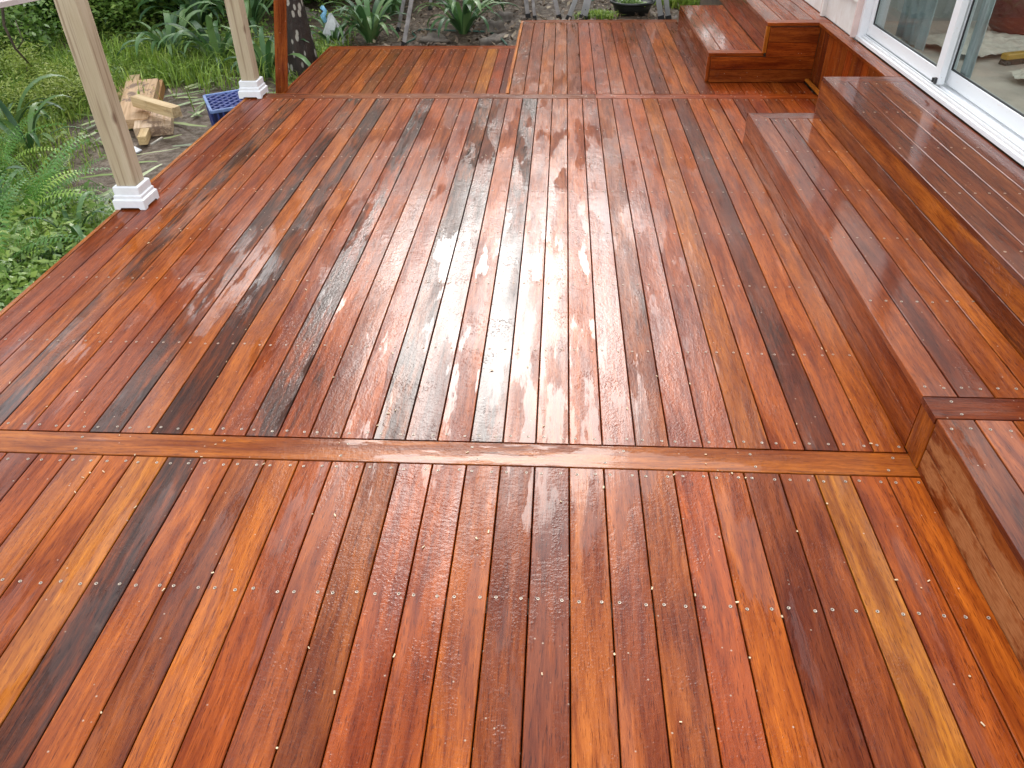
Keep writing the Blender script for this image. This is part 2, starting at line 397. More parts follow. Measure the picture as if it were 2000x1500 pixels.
# ------------------------------------------------------------------ steps along the house
HP = math.pi/2
def riser(parent, x, y0, y1, z0, z1, cols, mats=(None,None)):
    """two boards on edge facing -X at plane x"""
    h = (z1-z0)/2
    for i in range(2):
        zc = z0 + h*(i+.5)
        board(parent, x, y0, zc, h-.003, y1-y0, cols[i][0], float(cols[i][1:]), face=(0,-HP,0), mat=mats[i])
low_step = empty('lower_step'); tag(low_step, 'long low wet hardwood bench step running along the right side of the main deck', 'step')
XA, XB, XW = 1.03, 1.372, 1.765
z1, z2 = .18, .36
# tread boards: first is the mitred edge board
LA = 4.072
def treads(parent, x0, x1, ya, yb, z, cols, lines, mit_first=True):
    ed = [x0] + lines + [x1]
    for i in range(len(ed)-1):
        w_ = ed[i+1]-ed[i]-.004; xc = (ed[i]+ed[i+1])/2
        l = yb-ya; m1 = 0
        if i == 0 and mit_first: l += .094; m1 = -1
        board(parent, xc, ya, z, w_, l, cols[i][0], float(cols[i][1:]), m1=m1, mat=WOODWET)
treads(low_step, XA-.006, XB, 1.653, LA-.094, z1, ['B.2','D.3','B.2','O.4'], [1.118,1.213,1.308])
treads(low_step, XA-.006, XB, -1.2, 1.555, z1, ['D.5','P.1','O.2','B.2'], [1.118,1.213,1.308], False)
board(low_step, XA-.006, 1.604, z1+.0004, .090, XB-XA+.004, 'D', .1, 'X')
def end_board(parent, x0, x1, y, z, col, mit=True):      # transverse board at a far end, mitred on its left
    board(parent, x0, y, z, .090, x1-x0, col[0], float(col[1:]), 'X', m0=(1 if mit else 0), mat=WOODWET)
end_board(low_step, XA-.006, XB, LA-.047, z1, 'D.1')
riser(low_step, XA, 1.655, LA, -.008, z1-.021, ['N.2','N.25'], (None, None))
board(low_step, XA-.001, 1.606, .003, .088, z1-.024, 'O', .3, face=(HP, 0, -HP), m0=0)
riser(low_step, XA, -1.2, 1.558, -.008, z1-.021, ['B.2','B.2'], (WOODDRY, WOODDRY))
for i in range(2): board(low_step, XA, LA-.001, .04+i*.08, .078, XB-XA, 'B', .2, face=(0,HP,-HP))
pts = []
for yy in (3.95, 3.5, 3.05, 2.6, 2.15, 1.69):
    for x in (1.07,1.165,1.26,1.34): pts += [(x+s*.024, yy+R.uniform(-.005,.005), z1+.0006) for s in (-1,1)]
for x in (1.07,1.165,1.26,1.34): pts += [(x+s*.024, 1.52+R.uniform(-.005,.005), z1+.0006) for s in (-1,1)]
pts += [(1.09,1.63,z1+.001),(1.095,1.577,z1+.001),(1.3,1.63,z1+.001),(1.3,1.577,z1+.001)]
screws(low_step, pts[-28:], True); screws(low_step, pts[:-28], False)

up_step = empty('upper_step'); tag(up_step, 'higher wet hardwood bench step directly below the near sliding door track', 'step')
treads(up_step, XB-.006, XW, -1.2, LA-.094, z2, ['D.2','D.3','B.35','D.2'], [1.466,1.566,1.668])
end_board(up_step, XB-.006, XW, LA-.047, z2, 'D.1')
riser(up_step, XB, -1.2, LA, z1-.010, z2-.021, ['B.4','O.25'], (None,None))
for i in range(4): board(up_step, XB, LA-.001, .045+i*.087, .085, .30, 'B', .2, face=(0,HP,-HP))
pts = []
for yy in (3.94, 3.49, 3.04, 2.59, 2.14, 1.69):
    for x in (1.415,1.515,1.615,1.715): pts += [(x+s*.024, yy+R.uniform(-.005,.005), z2+.0006) for s in (-1,1)]
screws(up_step, pts, False)

# ledge board under the door between the two flights, with vertical cladding below
ledge = empty('ledge'); tag(ledge, 'narrow wet hardwood ledge with vertical cladding below the white door corner', 'ledge')
board(ledge, 1.703, LA+.002, z2+.0005, .045, 5.318-LA, 'B', .1); board(ledge, 1.744, LA+.002, z2, .034, 5.318-LA, 'B', .1)
for i in range(13):
    board(ledge, 1.690, LA+.05+i*P, .002, BW, z2-.024, 'RBBRDBRBBRBDB'[i], .3, face=(HP,0,-HP))
board(ledge, 1.668, LA+.01, .025, .025, 1.22, 'E', .05, t=.012, tilt=0, name='trim')

# far flight facing the camera
YC = 5.32
lowc = empty('lower_step'); tag(lowc, 'lower step of the far wet hardwood flight, holding a puddle, back right', 'step')
treads(lowc, 1.012, 1.362, YC+.094, 6.90, z1, ['B.2','R.2','R.25','O.15'], [1.106,1.2,1.294], False)
lowc_first = board(lowc, 1.012, YC+.047, z1+.0003, .090, .352, 'N', .1, 'X')
for i in range(2):
    board(lowc, 1.03, YC, .003+.079*(i+.5), .076, .66, 'BR'[i], .4, face=(0,-HP,-HP))
board(lowc, 1.018, YC-.001, .003, .020, z1-.024, 'N', .1, face=(HP,0,0), t=.02)
for i in range(2): board(lowc, 1.012, YC+.002, .003+.079*(i+.5), .076, 1.57, 'BB'[i], .2, face=(0,-HP,0))
upc = empty('upper_step'); tag(upc, 'high wet hardwood landing step at the top of the far flight, against the white wall', 'step')
treads(upc, 1.358, 1.765, YC+.094, 8.2, z2, ['B.1','R.15','B.1','R.1'], [1.468,1.57,1.672], False)
board(upc, 1.358, YC+.047, z2+.0003, .090, .405, 'N', .1, 'X')
for i in range(2):
    board(upc, 1.378, YC-.001, z1-.019+.089*(i+.5), .087, .31, 'RB'[i], .35, face=(0,-HP,-HP))
board(upc, 1.366, YC-.002, z1+.001, .022, z2-z1-.022, 'E', .1, face=(HP,0,0), t=.02)
for i in range(2): board(upc, 1.360, YC+.002, z1+.003+.079*(i+.5), .076, 2.85, 'RB'[i], .2, face=(0,-HP,0))
# structure inside the boxes so nothing is hollow to the light
mb = MB(); mb.box((XA+.022,-1.19,-.3),(XB-.01,LA-.03,z1-.0215)); mb.box((XB+.022,-1.19,-.3),(1.80,LA-.03,z2-.0215)); mb.obj('carcass', UNDER, up_step)
mb = MB(); mb.box((1.034,YC+.022,-.3),(1.5,6.88,z1-.0215)); mb.obj('carcass', UNDER, lowc)
mb = MB(); mb.box((1.382,YC+.023,-.3),(1.80,8.18,z2-.0215)); mb.obj('carcass', UNDER, upc)
mb = MB(); mb.box((1.712,LA-.02,-.3),(1.80,YC+.02,z2-.0215)); mb.obj('carcass', UNDER, ledge)

# ------------------------------------------------------------------ posts
pm, t, b = newmat('pine_post')
oc = N(t,'ShaderNodeTexCoord').outputs['Object']; w = mth(t,'MULTIPLY', N(t,'ShaderNodeObjectInfo').outputs['Random'], 30.)
g1 = noise(t, scl(t, oc, (38,38,1.1)), 1., 3, .55, w, .3); g2 = noise(t, scl(t, oc, (8,8,1.4)), 1., 3, .6, w); g3 = noise(t, scl(t, oc, (320,320,10)), 1., 2, .5, w)
c = mix(t, mrange(t, g2, .3,.7), (.42,.34,.22), (.55,.47,.34)); c = mix(t, mth(t,'MULTIPLY', mrange(t, g1, .52,.62), .75), c, (.22,.145,.085))
c = mix(t, mth(t,'MULTIPLY', mrange(t, g3, .5,.7), .3), c, (.26,.18,.10))
vk = N(t,'ShaderNodeTexVoronoi'); vk.inputs['Scale'].default_value = 2.7; t.links.new(scl(t, oc, (2.2,2.2,1)), vk.inputs['Vector'])
c = mix(t, mrange(t, vk.outputs['Distance'], .03,.10, .7, 0.), c, (.12,.055,.028))
t.links.new(c, b.inputs['Base Color']); b.inputs['Roughness'].default_value = .6
bp = N(t,'ShaderNodeBump', ins={'Strength':.5,'Distance':.002}); t.links.new(mth(t,'ADD', g1, g3), bp.inputs['Height']); t.links.new(bp.outputs[0], b.inputs['Normal'])
WHITE = plain('white_paint', (.80,.82,.85), .35, .04, 30)
def post(cx, cy, label, rz=0):
    e = empty('deck_post', (cx, cy, 0)); tag(e, label, 'post', 'pine posts on the open side of the deck')
    mb = MB(); h = .0455; n = 24
    for i in range(n+1):                                   # slightly waney edges
        z = .003 + i*2.6/n
        mb.v += [(sx*h*(1+R.uniform(-.025,.01)) , sy*h*(1+R.uniform(-.025,.01)), z) for sx,sy in ((-1,-1),(1,-1),(1,1),(-1,1))]
    mb.f = [(i*4+k, i*4+(k+1)%4, i*4+4+(k+1)%4, i*4+4+k) for i in range(n) for k in range(4)] + [(n*4,n*4+1,n*4+2,n*4+3)]
    mb.m = [0]*len(mb.f)
    mb.obj('shaft', pm, e, bevel=.003)
    # moulded white base collar: four mitred skirting pieces
    prof = [(.0475,.100),(.0475,.106),(.055,.106),(.060,.101),(.060,.068),(.0655,.062),(.0655,.050),(.0735,.043),(.0735,.012)]
    for q in range(4):
        mb = MB(); a = q*HP; ca, sa = math.cos(a), math.sin(a)
        def pt(u, d, z): x, y = u, -d; return (x*ca-y*sa, x*sa+y*ca, z)
        vs = []
        for d, z in prof: vs += [pt(-d,d,z), pt(d,d,z)]
        fs = [(2*i, 2*i+1, 2*i+3, 2*i+2) for i in range(len(prof)-1)]
        d = .0735; u = .042                                # bottom edge with the cut-out between two feet
        k = len(vs); vs += [pt(-d,d,.001), pt(-u-.006,d,.001), pt(-u,d,.010), pt(u,d,.010), pt(u+.006,d,.001), pt(d,d,.001)]
        e1 = k-2; e2 = k-1
        fs += [(e1, k, k+1, k+2), (e1, k+2, k+3, e2), (e2, k+3, k+4, k+5)]
        fs = [tuple(reversed(f)) for f in fs]
        mb.add(vs, fs); mb.obj('base_trim', WHITE, e)
    mb = MB(); mb.box((-.060,-.060,.0095),(.060,.060,.04)); mb.obj('packer', UNDER, e)
    return e
post(-1.929, 3.267, 'near square pine post standing on a white moulded base at the left deck edge')
post(-1.953, 5.008, 'far square pine post on a white moulded base beside the blue crate')
e = empty('leaning_board', (-2.075, 5.76, -.40)); e.rotation_euler = (.02, math.radians(10.3), .05)
tag(e, 'upright reddish hardwood board leaning beside the dark tree trunk', 'board')
o = link('plank', board_mesh(.088, 2.0), None, e); o.rotation_euler = (HP,0,0); o.color = (*PAL['P'], .1)

# ------------------------------------------------------------------ house
house = empty('house', (XW,0,0)); tag(house, 'white weatherboard house wall with aluminium sliding door on the right', 'house')
def H(mb): mb.v = [(x-XW, y, z) for x,y,z in mb.v]; return mb
WBM, t, b = newmat('old_white_paint')
pos = N(t,'ShaderNodeNewGeometry').outputs['Position']
n1 = noise(t, pos, 6., 5, .65); n2 = noise(t, scl(t,pos,(30,30,4)), 1., 4, .6)
c = mix(t, mrange(t, n1, .35,.7), (.66,.62,.58), (.76,.75,.73)); c = mix(t, mth(t,'MULTIPLY', mrange(t, n2, .6,.75), .5), c, (.50,.38,.32))
t.links.new(c, b.inputs['Base Color']); b.inputs['Roughness'].default_value = .5
ALU, t, b = newmat('white_aluminium')
pos = N(t,'ShaderNodeNewGeometry').outputs['Position']
n1 = noise(t, pos, 120., 3, .6); n2 = noise(t, scl(t,pos,(60,9,60)), 1., 4, .7)
c = mix(t, mth(t,'MULTIPLY', mrange(t, n1, .68,.74), .7), (.78,.80,.82), (.18,.13,.10)); c = mix(t, mth(t,'MULTIPLY', mrange(t, n2, .58,.75), .28), c, (.55,.36,.26))
t.links.new(c, b.inputs['Base Color']); b.inputs['Roughness'].default_value = .33
RUB = plain('dark_seal', (.03,.03,.032), .6)
DIRT = plain('muddy_track', (.42,.27,.19), .6, .3, 90)
# plinth board, weatherboards
def wall_strip(y0, y1, z0=.365, zp=.56, top=2.7):
    mb = H_ = MB(); mb.box((XW-.004,y0,z0),(XW+.02,y1,zp)); H(mb).obj('plinth_board', WBM, house)
    z = zp
    while z < top:
        mb = MB(); h = .145
        mb.add([(XW-.022,y0,z-.012),(XW-.022,y1,z-.012),(XW-.005,y1,z+h),(XW-.005,y0,z+h),(XW+.004,y0,z-.012),(XW+.004,y1,z-.012)], [(0,3,2,1),(0,1,5,4)])
        o = H(mb).obj('weatherboard', WBM, house); z += h
wall_strip(4.885, 5.50); wall_strip(5.56, 8.6)
mb = MB(); mb.box((XW-.028,5.502,.363),(XW+.02,5.535,2.7)); H(mb).obj('corner_trim', WBM, house)
mb = MB(); mb.box((XW-.024,5.538,.363),(XW+.02,5.558,2.7)); H(mb).obj('corner_trim', plain('pink_primer', (.62,.45,.40), .6, .1), house)
mb = MB(); mb.box((XW-.03,4.868,.372),(XW+.015,4.884,2.45)); H(mb).obj('architrave', plain('pinkish_paint', (.66,.52,.48), .6, .1), house)
mb = MB(); mb.box((XW+.02,-3,2.25),(XW+.12,8.6,2.75)); mb.box((XW+.02,4.885,-.4),(XW+.12,8.6,2.25)); mb.box((XW+.02,-3,-.4),(XW+.12,.2,2.25)); H(mb).obj('wall', WBM, house)
mb = MB(); mb.box((XW+.02,-3,2.75),(XW+.25,9.2,2.80)); mb.box((XW-.0,-3,2.70),(XW+.018,9.2,2.90)); H(mb).obj('eave', WBM, house)
# slab edge below the door
mb = MB(); mb.box((XW+.03,.2,-.4),(XW+.12,4.88,.37)); H(mb).obj('sub_sill', UNDER, house)
# sliding door
door = MB()
door.box((XW+.001,4.835,.378),(XW+.135,4.867,2.2))                     # jamb
o = H(door).obj('door_jamb', ALU, house, bevel=.002)
mb = MB(); mb.box((XW-.002,.2,.366),(XW+.014,4.868,.384)); mb.box((XW+.0145,.2,.366),(XW+.021,4.834,.379)); mb.box((XW+.0215,.2,.366),(XW+.027,4.834,.392))
mb.box((XW+.0275,.2,.366),(XW+.036,4.834,.380)); mb.box((XW+.0365,.2,.366),(XW+.041,4.834,.394)); mb.box((XW+.0625,.2,.366),(XW+.067,4.834,.394))
mb.box((XW+.0415,.2,.366),(XW+.062,4.834,.382)); mb.box((XW+.0675,.2,.366),(XW+.135,4.834,.384))
o = H(mb).obj('door_track', ALU, house, bevel=.001)
mb = MB(); mb.box((XW+.0280,.2,.3801),(XW+.0355,4.833,.3812)); mb.box((XW+.0150,.2,.3791),(XW+.0205,4.833,.3802)); H(mb).obj('track_grime', DIRT, house)
GL = bpy.data.materials.new('door_glass'); GL.use_nodes = True; t = GL.node_tree; t.nodes.clear()
tr = N(t,'ShaderNodeBsdfTransparent', ins={'Color':(.86,.90,.88,1)}); gl = N(t,'ShaderNodeBsdfGlossy', ins={'Roughness':.01}); lw = N(t,'ShaderNodeLayerWeight')
mx = N(t,'ShaderNodeMixShader'); ou = N(t,'ShaderNodeOutputMaterial')
t.links.new(mth(t,'ADD', mth(t,'MULTIPLY', mth(t,'POWER', lw.outputs['Facing'], 4.), .55), .035), mx.inputs[0]); t.links.new(tr.outputs[0], mx.inputs[1]); t.links.new(gl.outputs[0], mx.inputs[2]); t.links.new(mx.outputs[0], ou.inputs[0])
def panel(x, y0, y1, st0, st1, rail=.062):
    p = MB(); zb = .396
    p.box((x,y0,zb),(x+.030,y0+st0,2.15)); p.box((x,y1-st1,zb),(x+.030,y1,2.15))
    p.box((x+.001,y0+st0,zb),(x+.029,y1-st1,zb+rail)); p.box((x+.001,y0+st0,2.09),(x+.029,y1-st1,2.15))
    o = H(p).obj('door_panel', ALU, house, bevel=.0025)
    s = MB(); y0i, y1i = y0+st0, y1-st1
    s.box((x+.006,y0i,zb+rail),(x+.013,y0i+.006,2.09)); s.box((x+.006,y1i-.006,zb+rail),(x+.013,y1i,2.09)); s.box((x+.006,y0i+.006,zb+rail),(x+.013,y1i-.006,zb+rail+.006))
    H(s).obj('seal', RUB, o)
    g = MB(); g.box((x+.014,y0i,zb+rail),(x+.018,y1i,2.09)); H(g).obj('pane', GL, o)
    return o
panel(XW+.044, 3.79, 4.833, .062, .050)
p2 = panel(XW+.090, 1.0, 3.86, .05, .05)
panel(XW+.090, -.4, .98, .05, .05)
mb = MB(); mb.box((XW+.034,3.80,.398),(XW+.043,3.815,.424)); mb.box((XW+.034,3.828,.398),(XW+.043,3.838,.417)); H(mb).obj('roller_slot', RUB, house)

# room behind the glass
FLM = plain('dusty_floor', (.48,.41,.34), .45, .25, 3)
mb = MB(); mb.box((XW+.136,-2,.30),(7.0,5.30,.372)); tag(mb.obj('room_floor', FLM), kind='structure')
mb = MB(); mb.box((XW+.13,5.301,.30),(7.0,5.42,2.8)); mb.box((XW+.13,-2.1,.3),(7,-2.001,2.8))
tag(mb.obj('room_wall', plain('grey_room_wall', (.33,.35,.33), .7, .1, 2)), kind='structure')
# hanging blind just inside far panel
BL = plain('grey_blind', (.42,.52,.55), .6, .1, 10)
bl = MB(); nsl = 26
for i in range(nsl+1):
    u = i/nsl; bl.v += [(XW+.20+.014*math.sin(u*26), 4.40+.40*u, .40), (XW+.20+.014*math.sin(u*26+.4), 4.40+.40*u, 2.4)]
bl.f = [(2*i,2*i+2,2*i+3,2*i+1) for i in range(nsl)]; bl.m = [0]*nsl
o = bl.obj('curtain', BL, None, True); o.modifiers.new('s','SOLIDIFY').thickness = .003
tag(o, 'pale blue grey curtain hanging just inside the far glass panel', 'curtain')
bl = MB(); 
for i in range(nsl+1):
    u = i/nsl; bl.v += [(XW+.136+.008*math.sin(u*20), 3.70+.09*u, .40), (XW+.136+.008*math.sin(u*20+.4), 3.70+.09*u, 2.4)]
bl.f = [(2*i,2*i+2,2*i+3,2*i+1) for i in range(nsl)]; bl.m = [0]*nsl
o = bl.obj('curtain', BL, None, True); o.modifiers.new('s','SOLIDIFY').thickness = .003
tag(o, 'pale blue grey curtain beside the middle stile behind the near glass panel', 'curtain')
# red round pot
mb = MB(); mb.lathe([(.0,.0),(.09,.0),(.15,.05),(.185,.13),(.19,.20),(.17,.28),(.13,.33),(.125,.36),(.145,.37),(.145,.355),(.12,.34),(.11,.30),(0,.29)], 32)
o = mb.obj('round_pot', plain('dull_red_glaze', (.20,.030,.022), .5, .2, 4), None, True); o.location = (2.66,4.86,.373)
tag(o, 'large round dull red pot standing inside behind the glass door', 'pot')
# crumpled drop sheets
def sheet(x0, y0, lx, ly, label, seed, rz):
    rr = np.random.default_rng(seed); nx_, ny_ = 46, 34; mbs = MB()
    ph = rr.uniform(0, 6, 12); kx = rr.uniform(-22, 22, 12); ky = rr.uniform(-26, 26, 12)
    for j in range(ny_):
        for i in range(nx_):
            u, v = i/(nx_-1)-.5, j/(ny_-1)-.5
            e_ = 1+.12*math.sin(5*math.atan2(v,u)+seed)
            x, y = u*lx*e_, v*ly*e_
            z = sum(abs(math.sin(kx[k]*u+ky[k]*v+ph[k]+1.3*math.sin(7*u+k)))**.7*.0075 for k in range(12))*(1-1.2*max(abs(u),abs(v)))+.004
            mbs.v.append((x,y,z))
    mbs.f = [(j*nx_+i, j*nx_+i+1,(j+1)*nx_+i+1,(j+1)*nx_+i) for j in range(ny_-1) for i in range(nx_-1)]; mbs.m = [0]*len(mbs.f)
    o = mbs.obj('drop_sheet', plain('cream_canvas', (.58,.52,.43), .8, .15, 20), None, True); o.location = (x0,y0,.372); o.rotation_euler = (0,0,rz)
    tag(o, label, 'drop sheet')
sheet(2.36, 4.62, .62, .50, 'crumpled cream drop sheet on the room floor below the red pot', 3, .5)
sheet(2.42, 3.95, .40, .22, 'small crumpled cream cloth on the room floor nearest the camera', 5, .3)
# broom with yellow head
e = empty('broom', (2.42, 4.28, .372), .35); e.scale = (.8,.75,.75); tag(e, 'yellow headed broom lying on the floor inside the near glass panel', 'broom')
mb = MB(); mb.box((-.15,-.03,.035),(.15,.03,.075)); mb.obj('head', plain('yellow_plastic', (.42,.25,.03), .4, .1), e, bevel=.008)
mb = MB()
for i in range(30):
    for j in range(5):
        x = -.14+.28*i/29; y = -.022+.011*j; mb.bar((x,y,.036),(x*1.04+R.uniform(-.004,.004),y*1.3,.001),.006,.006,upv=(0,1,0))
mb.obj('bristles', plain('dark_bristle', (.05,.045,.03), .8), e)
mb = MB(); mb.tube([(.02,0,.075),(.10,.05,.16),(.5,.35,.62)], [.016,.013,.012], 10); mb.obj('handle', plain('dark_handle', (.05,.06,.04), .5), e, True)

# ------------------------------------------------------------------ foliage materials
def leafmat(name, cols, rough=.35, trans=.25):
    m, t, b = newmat(name)
    a = N(t,'ShaderNodeAttribute', attribute_name='var'); pos = N(t,'ShaderNodeNewGeometry').outputs['Position']
    v = mth(t,'ADD', a.outputs['Fac'], mth(t,'MULTIPLY', mth(t,'SUBTRACT', noise(t, pos, 2.2, 3, .6), .5), .9), clamp=True)
    rp = N(t,'ShaderNodeValToRGB'); t.links.new(v, rp.inputs[0]); els = rp.color_ramp.elements
    els[0].position = 0; els[0].color = (*cols[0],1); els[1].position = 1; els[1].color = (*cols[-1],1)
    for i, c in enumerate(cols[1:-1]): e_ = els.new((i+1)/(len(cols)-1)); e_.color = (*c,1)
    t.links.new(rp.outputs[0], b.inputs['Base Color']); b.inputs['Roughness'].default_value = rough
    tr = N(t,'ShaderNodeBsdfTranslucent'); t.links.new(rp.outputs[0], tr.inputs[0])
    mxs = N(t,'ShaderNodeMixShader', ins={0: trans}); out = next(n for n in t.nodes if n.type == 'OUTPUT_MATERIAL')
    t.links.new(b.outputs[0], mxs.inputs[1]); t.links.new(tr.outputs[0], mxs.inputs[2]); t.links.new(mxs.outputs[0], out.inputs[0])
    return m
GREEN = leafmat('bush_leaf', [(0.059,0.127,0.024), (0.126,0.238,0.041), (0.220,0.356,0.068), (0.371,0.491,0.108)])
DGREEN = leafmat('dark_leaf', [(0.018,0.055,0.017), (0.046,0.119,0.030), (0.091,0.200,0.047), (0.164,0.291,0.068)], .3)
GRASS = leafmat('grass_blade', [(0.098,0.172,0.026), (0.195,0.329,0.039), (0.325,0.486,0.065), (0.520,0.600,0.130)], .45)
LIME = leafmat('lime_fern', [(0.138,0.196,0.034), (0.230,0.322,0.046), (0.333,0.425,0.069), (0.483,0.529,0.161)], .5)
STRAP = leafmat('strap_leaf', [(0.026,0.078,0.026), (0.058,0.143,0.046), (0.104,0.221,0.065), (0.195,0.299,0.104)], .42, .2)
FERN = leafmat('fern_leaf', [(0.058,0.165,0.030), (0.117,0.281,0.045), (0.215,0.429,0.060), (0.429,0.600,0.105)], .45)
LITTER = leafmat('leaf_litter', [(.06,.038,.024),(.13,.085,.052),(.22,.155,.10),(.42,.34,.23)], .6, .05)
CUT = leafmat('cut_leaf', [(.07,.12,.03),(.14,.22,.05),(.24,.34,.10),(.40,.44,.20)], .4, .1)
BARK = plain('brown_bark', (.09,.065,.045), .8, .4, 12, bump=.01)

def leaves_at(Pn, size, up_bias=.6, aspect=2.2, rng=NR, fold=False):
    """diamond leaves at points Pn (n,3)"""
    n = len(Pn)
    d = rng.normal(size=(n,3)); d[:,2] *= .5; d /= np.linalg.norm(d,axis=1,keepdims=True)
    nn = rng.normal(size=(n,3)); nn[:,2] = np.abs(nn[:,2])+up_bias; s = np.cross(d,nn); s /= np.linalg.norm(s,axis=1,keepdims=True)+1e-9
    L = (size*rng.uniform(.6,1.4,n))[:,None]; Wd = L/aspect/2
    V = np.stack([Pn, Pn+d*L*.45+s*Wd, Pn+d*L, Pn+d*L*.45-s*Wd], axis=1)
    return V
def cloud(c, r, n, clumps=30, spread=.28, rng=NR):
    c = np.array(c); r = np.array(r)
    cc = rng.normal(size=(clumps,3)); cc /= np.linalg.norm(cc,axis=1,keepdims=True); cc *= rng.uniform(.35,1.,(clumps,1))
    k = rng.integers(0, clumps, n); p = cc[k] + rng.normal(size=(n,3))*spread*rng.uniform(.5,1.2,(clumps,1))[k]
    return c + p*r, rng.uniform(0,1,clumps)[k]*.6 + rng.uniform(0,.4,n)
def bush(name, c, r, n, size, mat, label, cat='bush', stems=5, clumps=26, aspect=2.2, group=None):
    gz = ground_z(c[0], c[1]); e = empty(name, (c[0], c[1], gz)); tag(e, label, cat, group)
    Pn, var = cloud((0,0,c[2]-gz), r, n, clumps); Pn[:,2] = np.abs(Pn[:,2])
    quads('foliage', leaves_at(Pn, size, aspect=aspect), mat, var, 4, e)
    mb = MB()
    for i in range(stems):
        a = R.uniform(0,6.28); q = R.uniform(.3,.8)
        mb.tube([(.03*math.cos(a),.03*math.sin(a),-.05),(r[0]*q*.4*math.cos(a),r[1]*q*.4*math.sin(a),(c[2]-gz)*.6),(r[0]*q*math.cos(a),r[1]*q*math.sin(a),(c[2]-gz)+r[2]*.4)],[.014,.010,.004],6)
    mb.obj('stems', BARK, e, True)
    return e

# ------------------------------------------------------------------ tree trunk by the deck
tbm, t, b = newmat('dark_wet_bark')
pos = N(t,'ShaderNodeTexCoord').outputs['Object']; n1 = noise(t, scl(t,pos,(9,9,3)), 1., 5, .7); n2 = noise(t, scl(t,pos,(40,40,14)),1.,4,.7)
c = mix(t, mrange(t, n1, .3,.7), (.014,.009,.007), (.045,.027,.019)); c = mix(t, mrange(t, n2, .5,.7, 0., .5), c, (.03,.018,.013))
vo = N(t,'ShaderNodeTexVoronoi'); vo.inputs['Scale'].default_value = 22.; t.links.new(scl(t,pos,(1.,1.,.5)), vo.inputs['Vector'])
vs_ = N(t,'ShaderNodeSeparateColor'); t.links.new(vo.outputs['Color'], vs_.inputs[0])
lm = mth(t,'MULTIPLY', mrange(t, mth(t,'ADD', vo.outputs['Distance'], mth(t,'MULTIPLY', n2, .25)), .42,.54, 1.,0.), mrange(t, vs_.outputs[0], .55,.60))
c = mix(t, lm, c, (.42,.40,.34)); t.links.new(c, b.inputs['Base Color']); b.inputs['Roughness'].default_value = .55
bp = N(t,'ShaderNodeBump', ins={'Strength':.9,'Distance':.02}); t.links.new(mth(t,'ADD', n1, n2), bp.inputs['Height']); t.links.new(bp.outputs[0], b.inputs['Normal'])
def trunk_mesh(name, H_, r0, r1, parent, mat=tbm, lean=(0,0), n=20, m=26):
    mb = MB()
    for i in range(m+1):
        u = i/m; z = -.15+u*H_; rr = r0+(r1-r0)*u + .10*r0*math.exp(-u*14)*3
        for k in range(n):
            a = 2*math.pi*k/n; q = rr*(1+.07*math.sin(3*a+z*2)+.04*math.sin(7*a-3*z)+R.uniform(-.02,.02))
            mb.v.append((q*math.cos(a)+lean[0]*u*u, q*math.sin(a)+lean[1]*u*u, z))
    mb.f = [(i*n+k, i*n+(k+1)%n, (i+1)*n+(k+1)%n, (i+1)*n+k) for i in range(m) for k in range(n)]; mb.m = [0]*len(mb.f)
    return mb.obj(name, mat, parent, True)
def tree(x, y, h, r0, crown, n, label, lean=(0,0), mat=DGREEN, size=.14, limbs=7):
    gz = ground_z(x,y); e = empty('tree', (x,y,gz)); tag(e, label, 'tree'); 
    trunk_mesh('trunk', h, r0, r0*.55, e, lean=lean)
    mb = MB()
    for i in range(limbs):
        a = 6.28*i/limbs+R.uniform(-.3,.3); q = R.uniform(.5,.9)
        mb.tube([(lean[0]*.5,lean[1]*.5,h*.62),(lean[0]+crown[0]*q*.5*math.cos(a),lean[1]+crown[1]*q*.5*math.sin(a),h*.85),(lean[0]+crown[0]*q*math.cos(a),lean[1]+crown[1]*q*math.sin(a),h+crown[2]*R.uniform(-.2,.6))],[r0*.4,r0*.25,.02],7)
    mb.obj('limb', tbm, e, True)
    Pn, var = cloud((lean[0],lean[1],h), crown, n, 60, .24)
    quads('crown', leaves_at(Pn, size), mat, var, 4, e)
    return e
tree(-2.27, 7.05, 4.4, .125, (1.0,1.0,.8), 5000, 'dark wet trunk with pale lichen spots beside the lower deck corner', lean=(-1.1,.4))

# ------------------------------------------------------------------ milk crate
CR = plain('blue_plastic', (.04,.06,.23), .35, .25, 20); CRL = plain('worn_blue_rim', (.16,.24,.48), .4, .2, 15)
e = empty('crate', (-2.31, 5.12, ground_z(-2.3,5.3)), math.radians(28)); tag(e, 'upturned dark blue plastic milk crate on the mud behind the far post', 'crate')
w_, l_, h_ = .36, .44, .30
mb = MB(); 
for (a, b_) in (((0,0),(w_,0)),((w_,0),(w_,l_)),((w_,l_),(0,l_)),((0,l_),(0,0))): mb.bar((a[0],a[1],h_-.011),(b_[0],b_[1],h_-.011),.022,.022)
mb.obj('rim', CRL, e, bevel=.004)
mb = MB(); nn_ = 11
for i in range(-nn_, nn_+1):
    for s in (1,-1):
        # diagonal lattice clipped to the rectangle
        p = []; off = i*.078
        for tt in np.linspace(0, 1, 60):
            x = tt*w_; y = l_/2 + off + s*(x-w_/2)
            if 0 <= y <= l_: p.append((x,y))
        if len(p) > 3: mb.bar((p[0][0],p[0][1],h_-.014+(.002 if s>0 else -.002)),(p[-1][0],p[-1][1],h_-.014+(.002 if s>0 else -.002)),.020,.012)
mb.obj('lattice', CR, e)
mb = MB(); mb.box((.012,.012,h_-.024),(w_-.012,l_-.012,h_-.021)); mb.box((.016,.016,.03),(w_-.016,l_-.016,h_-.0245)); mb.obj('dark_infill', plain('infill_shade_navy',(.012,.020,.09),.5), e)  # added navy fill: the shade inside the crate put into its colour
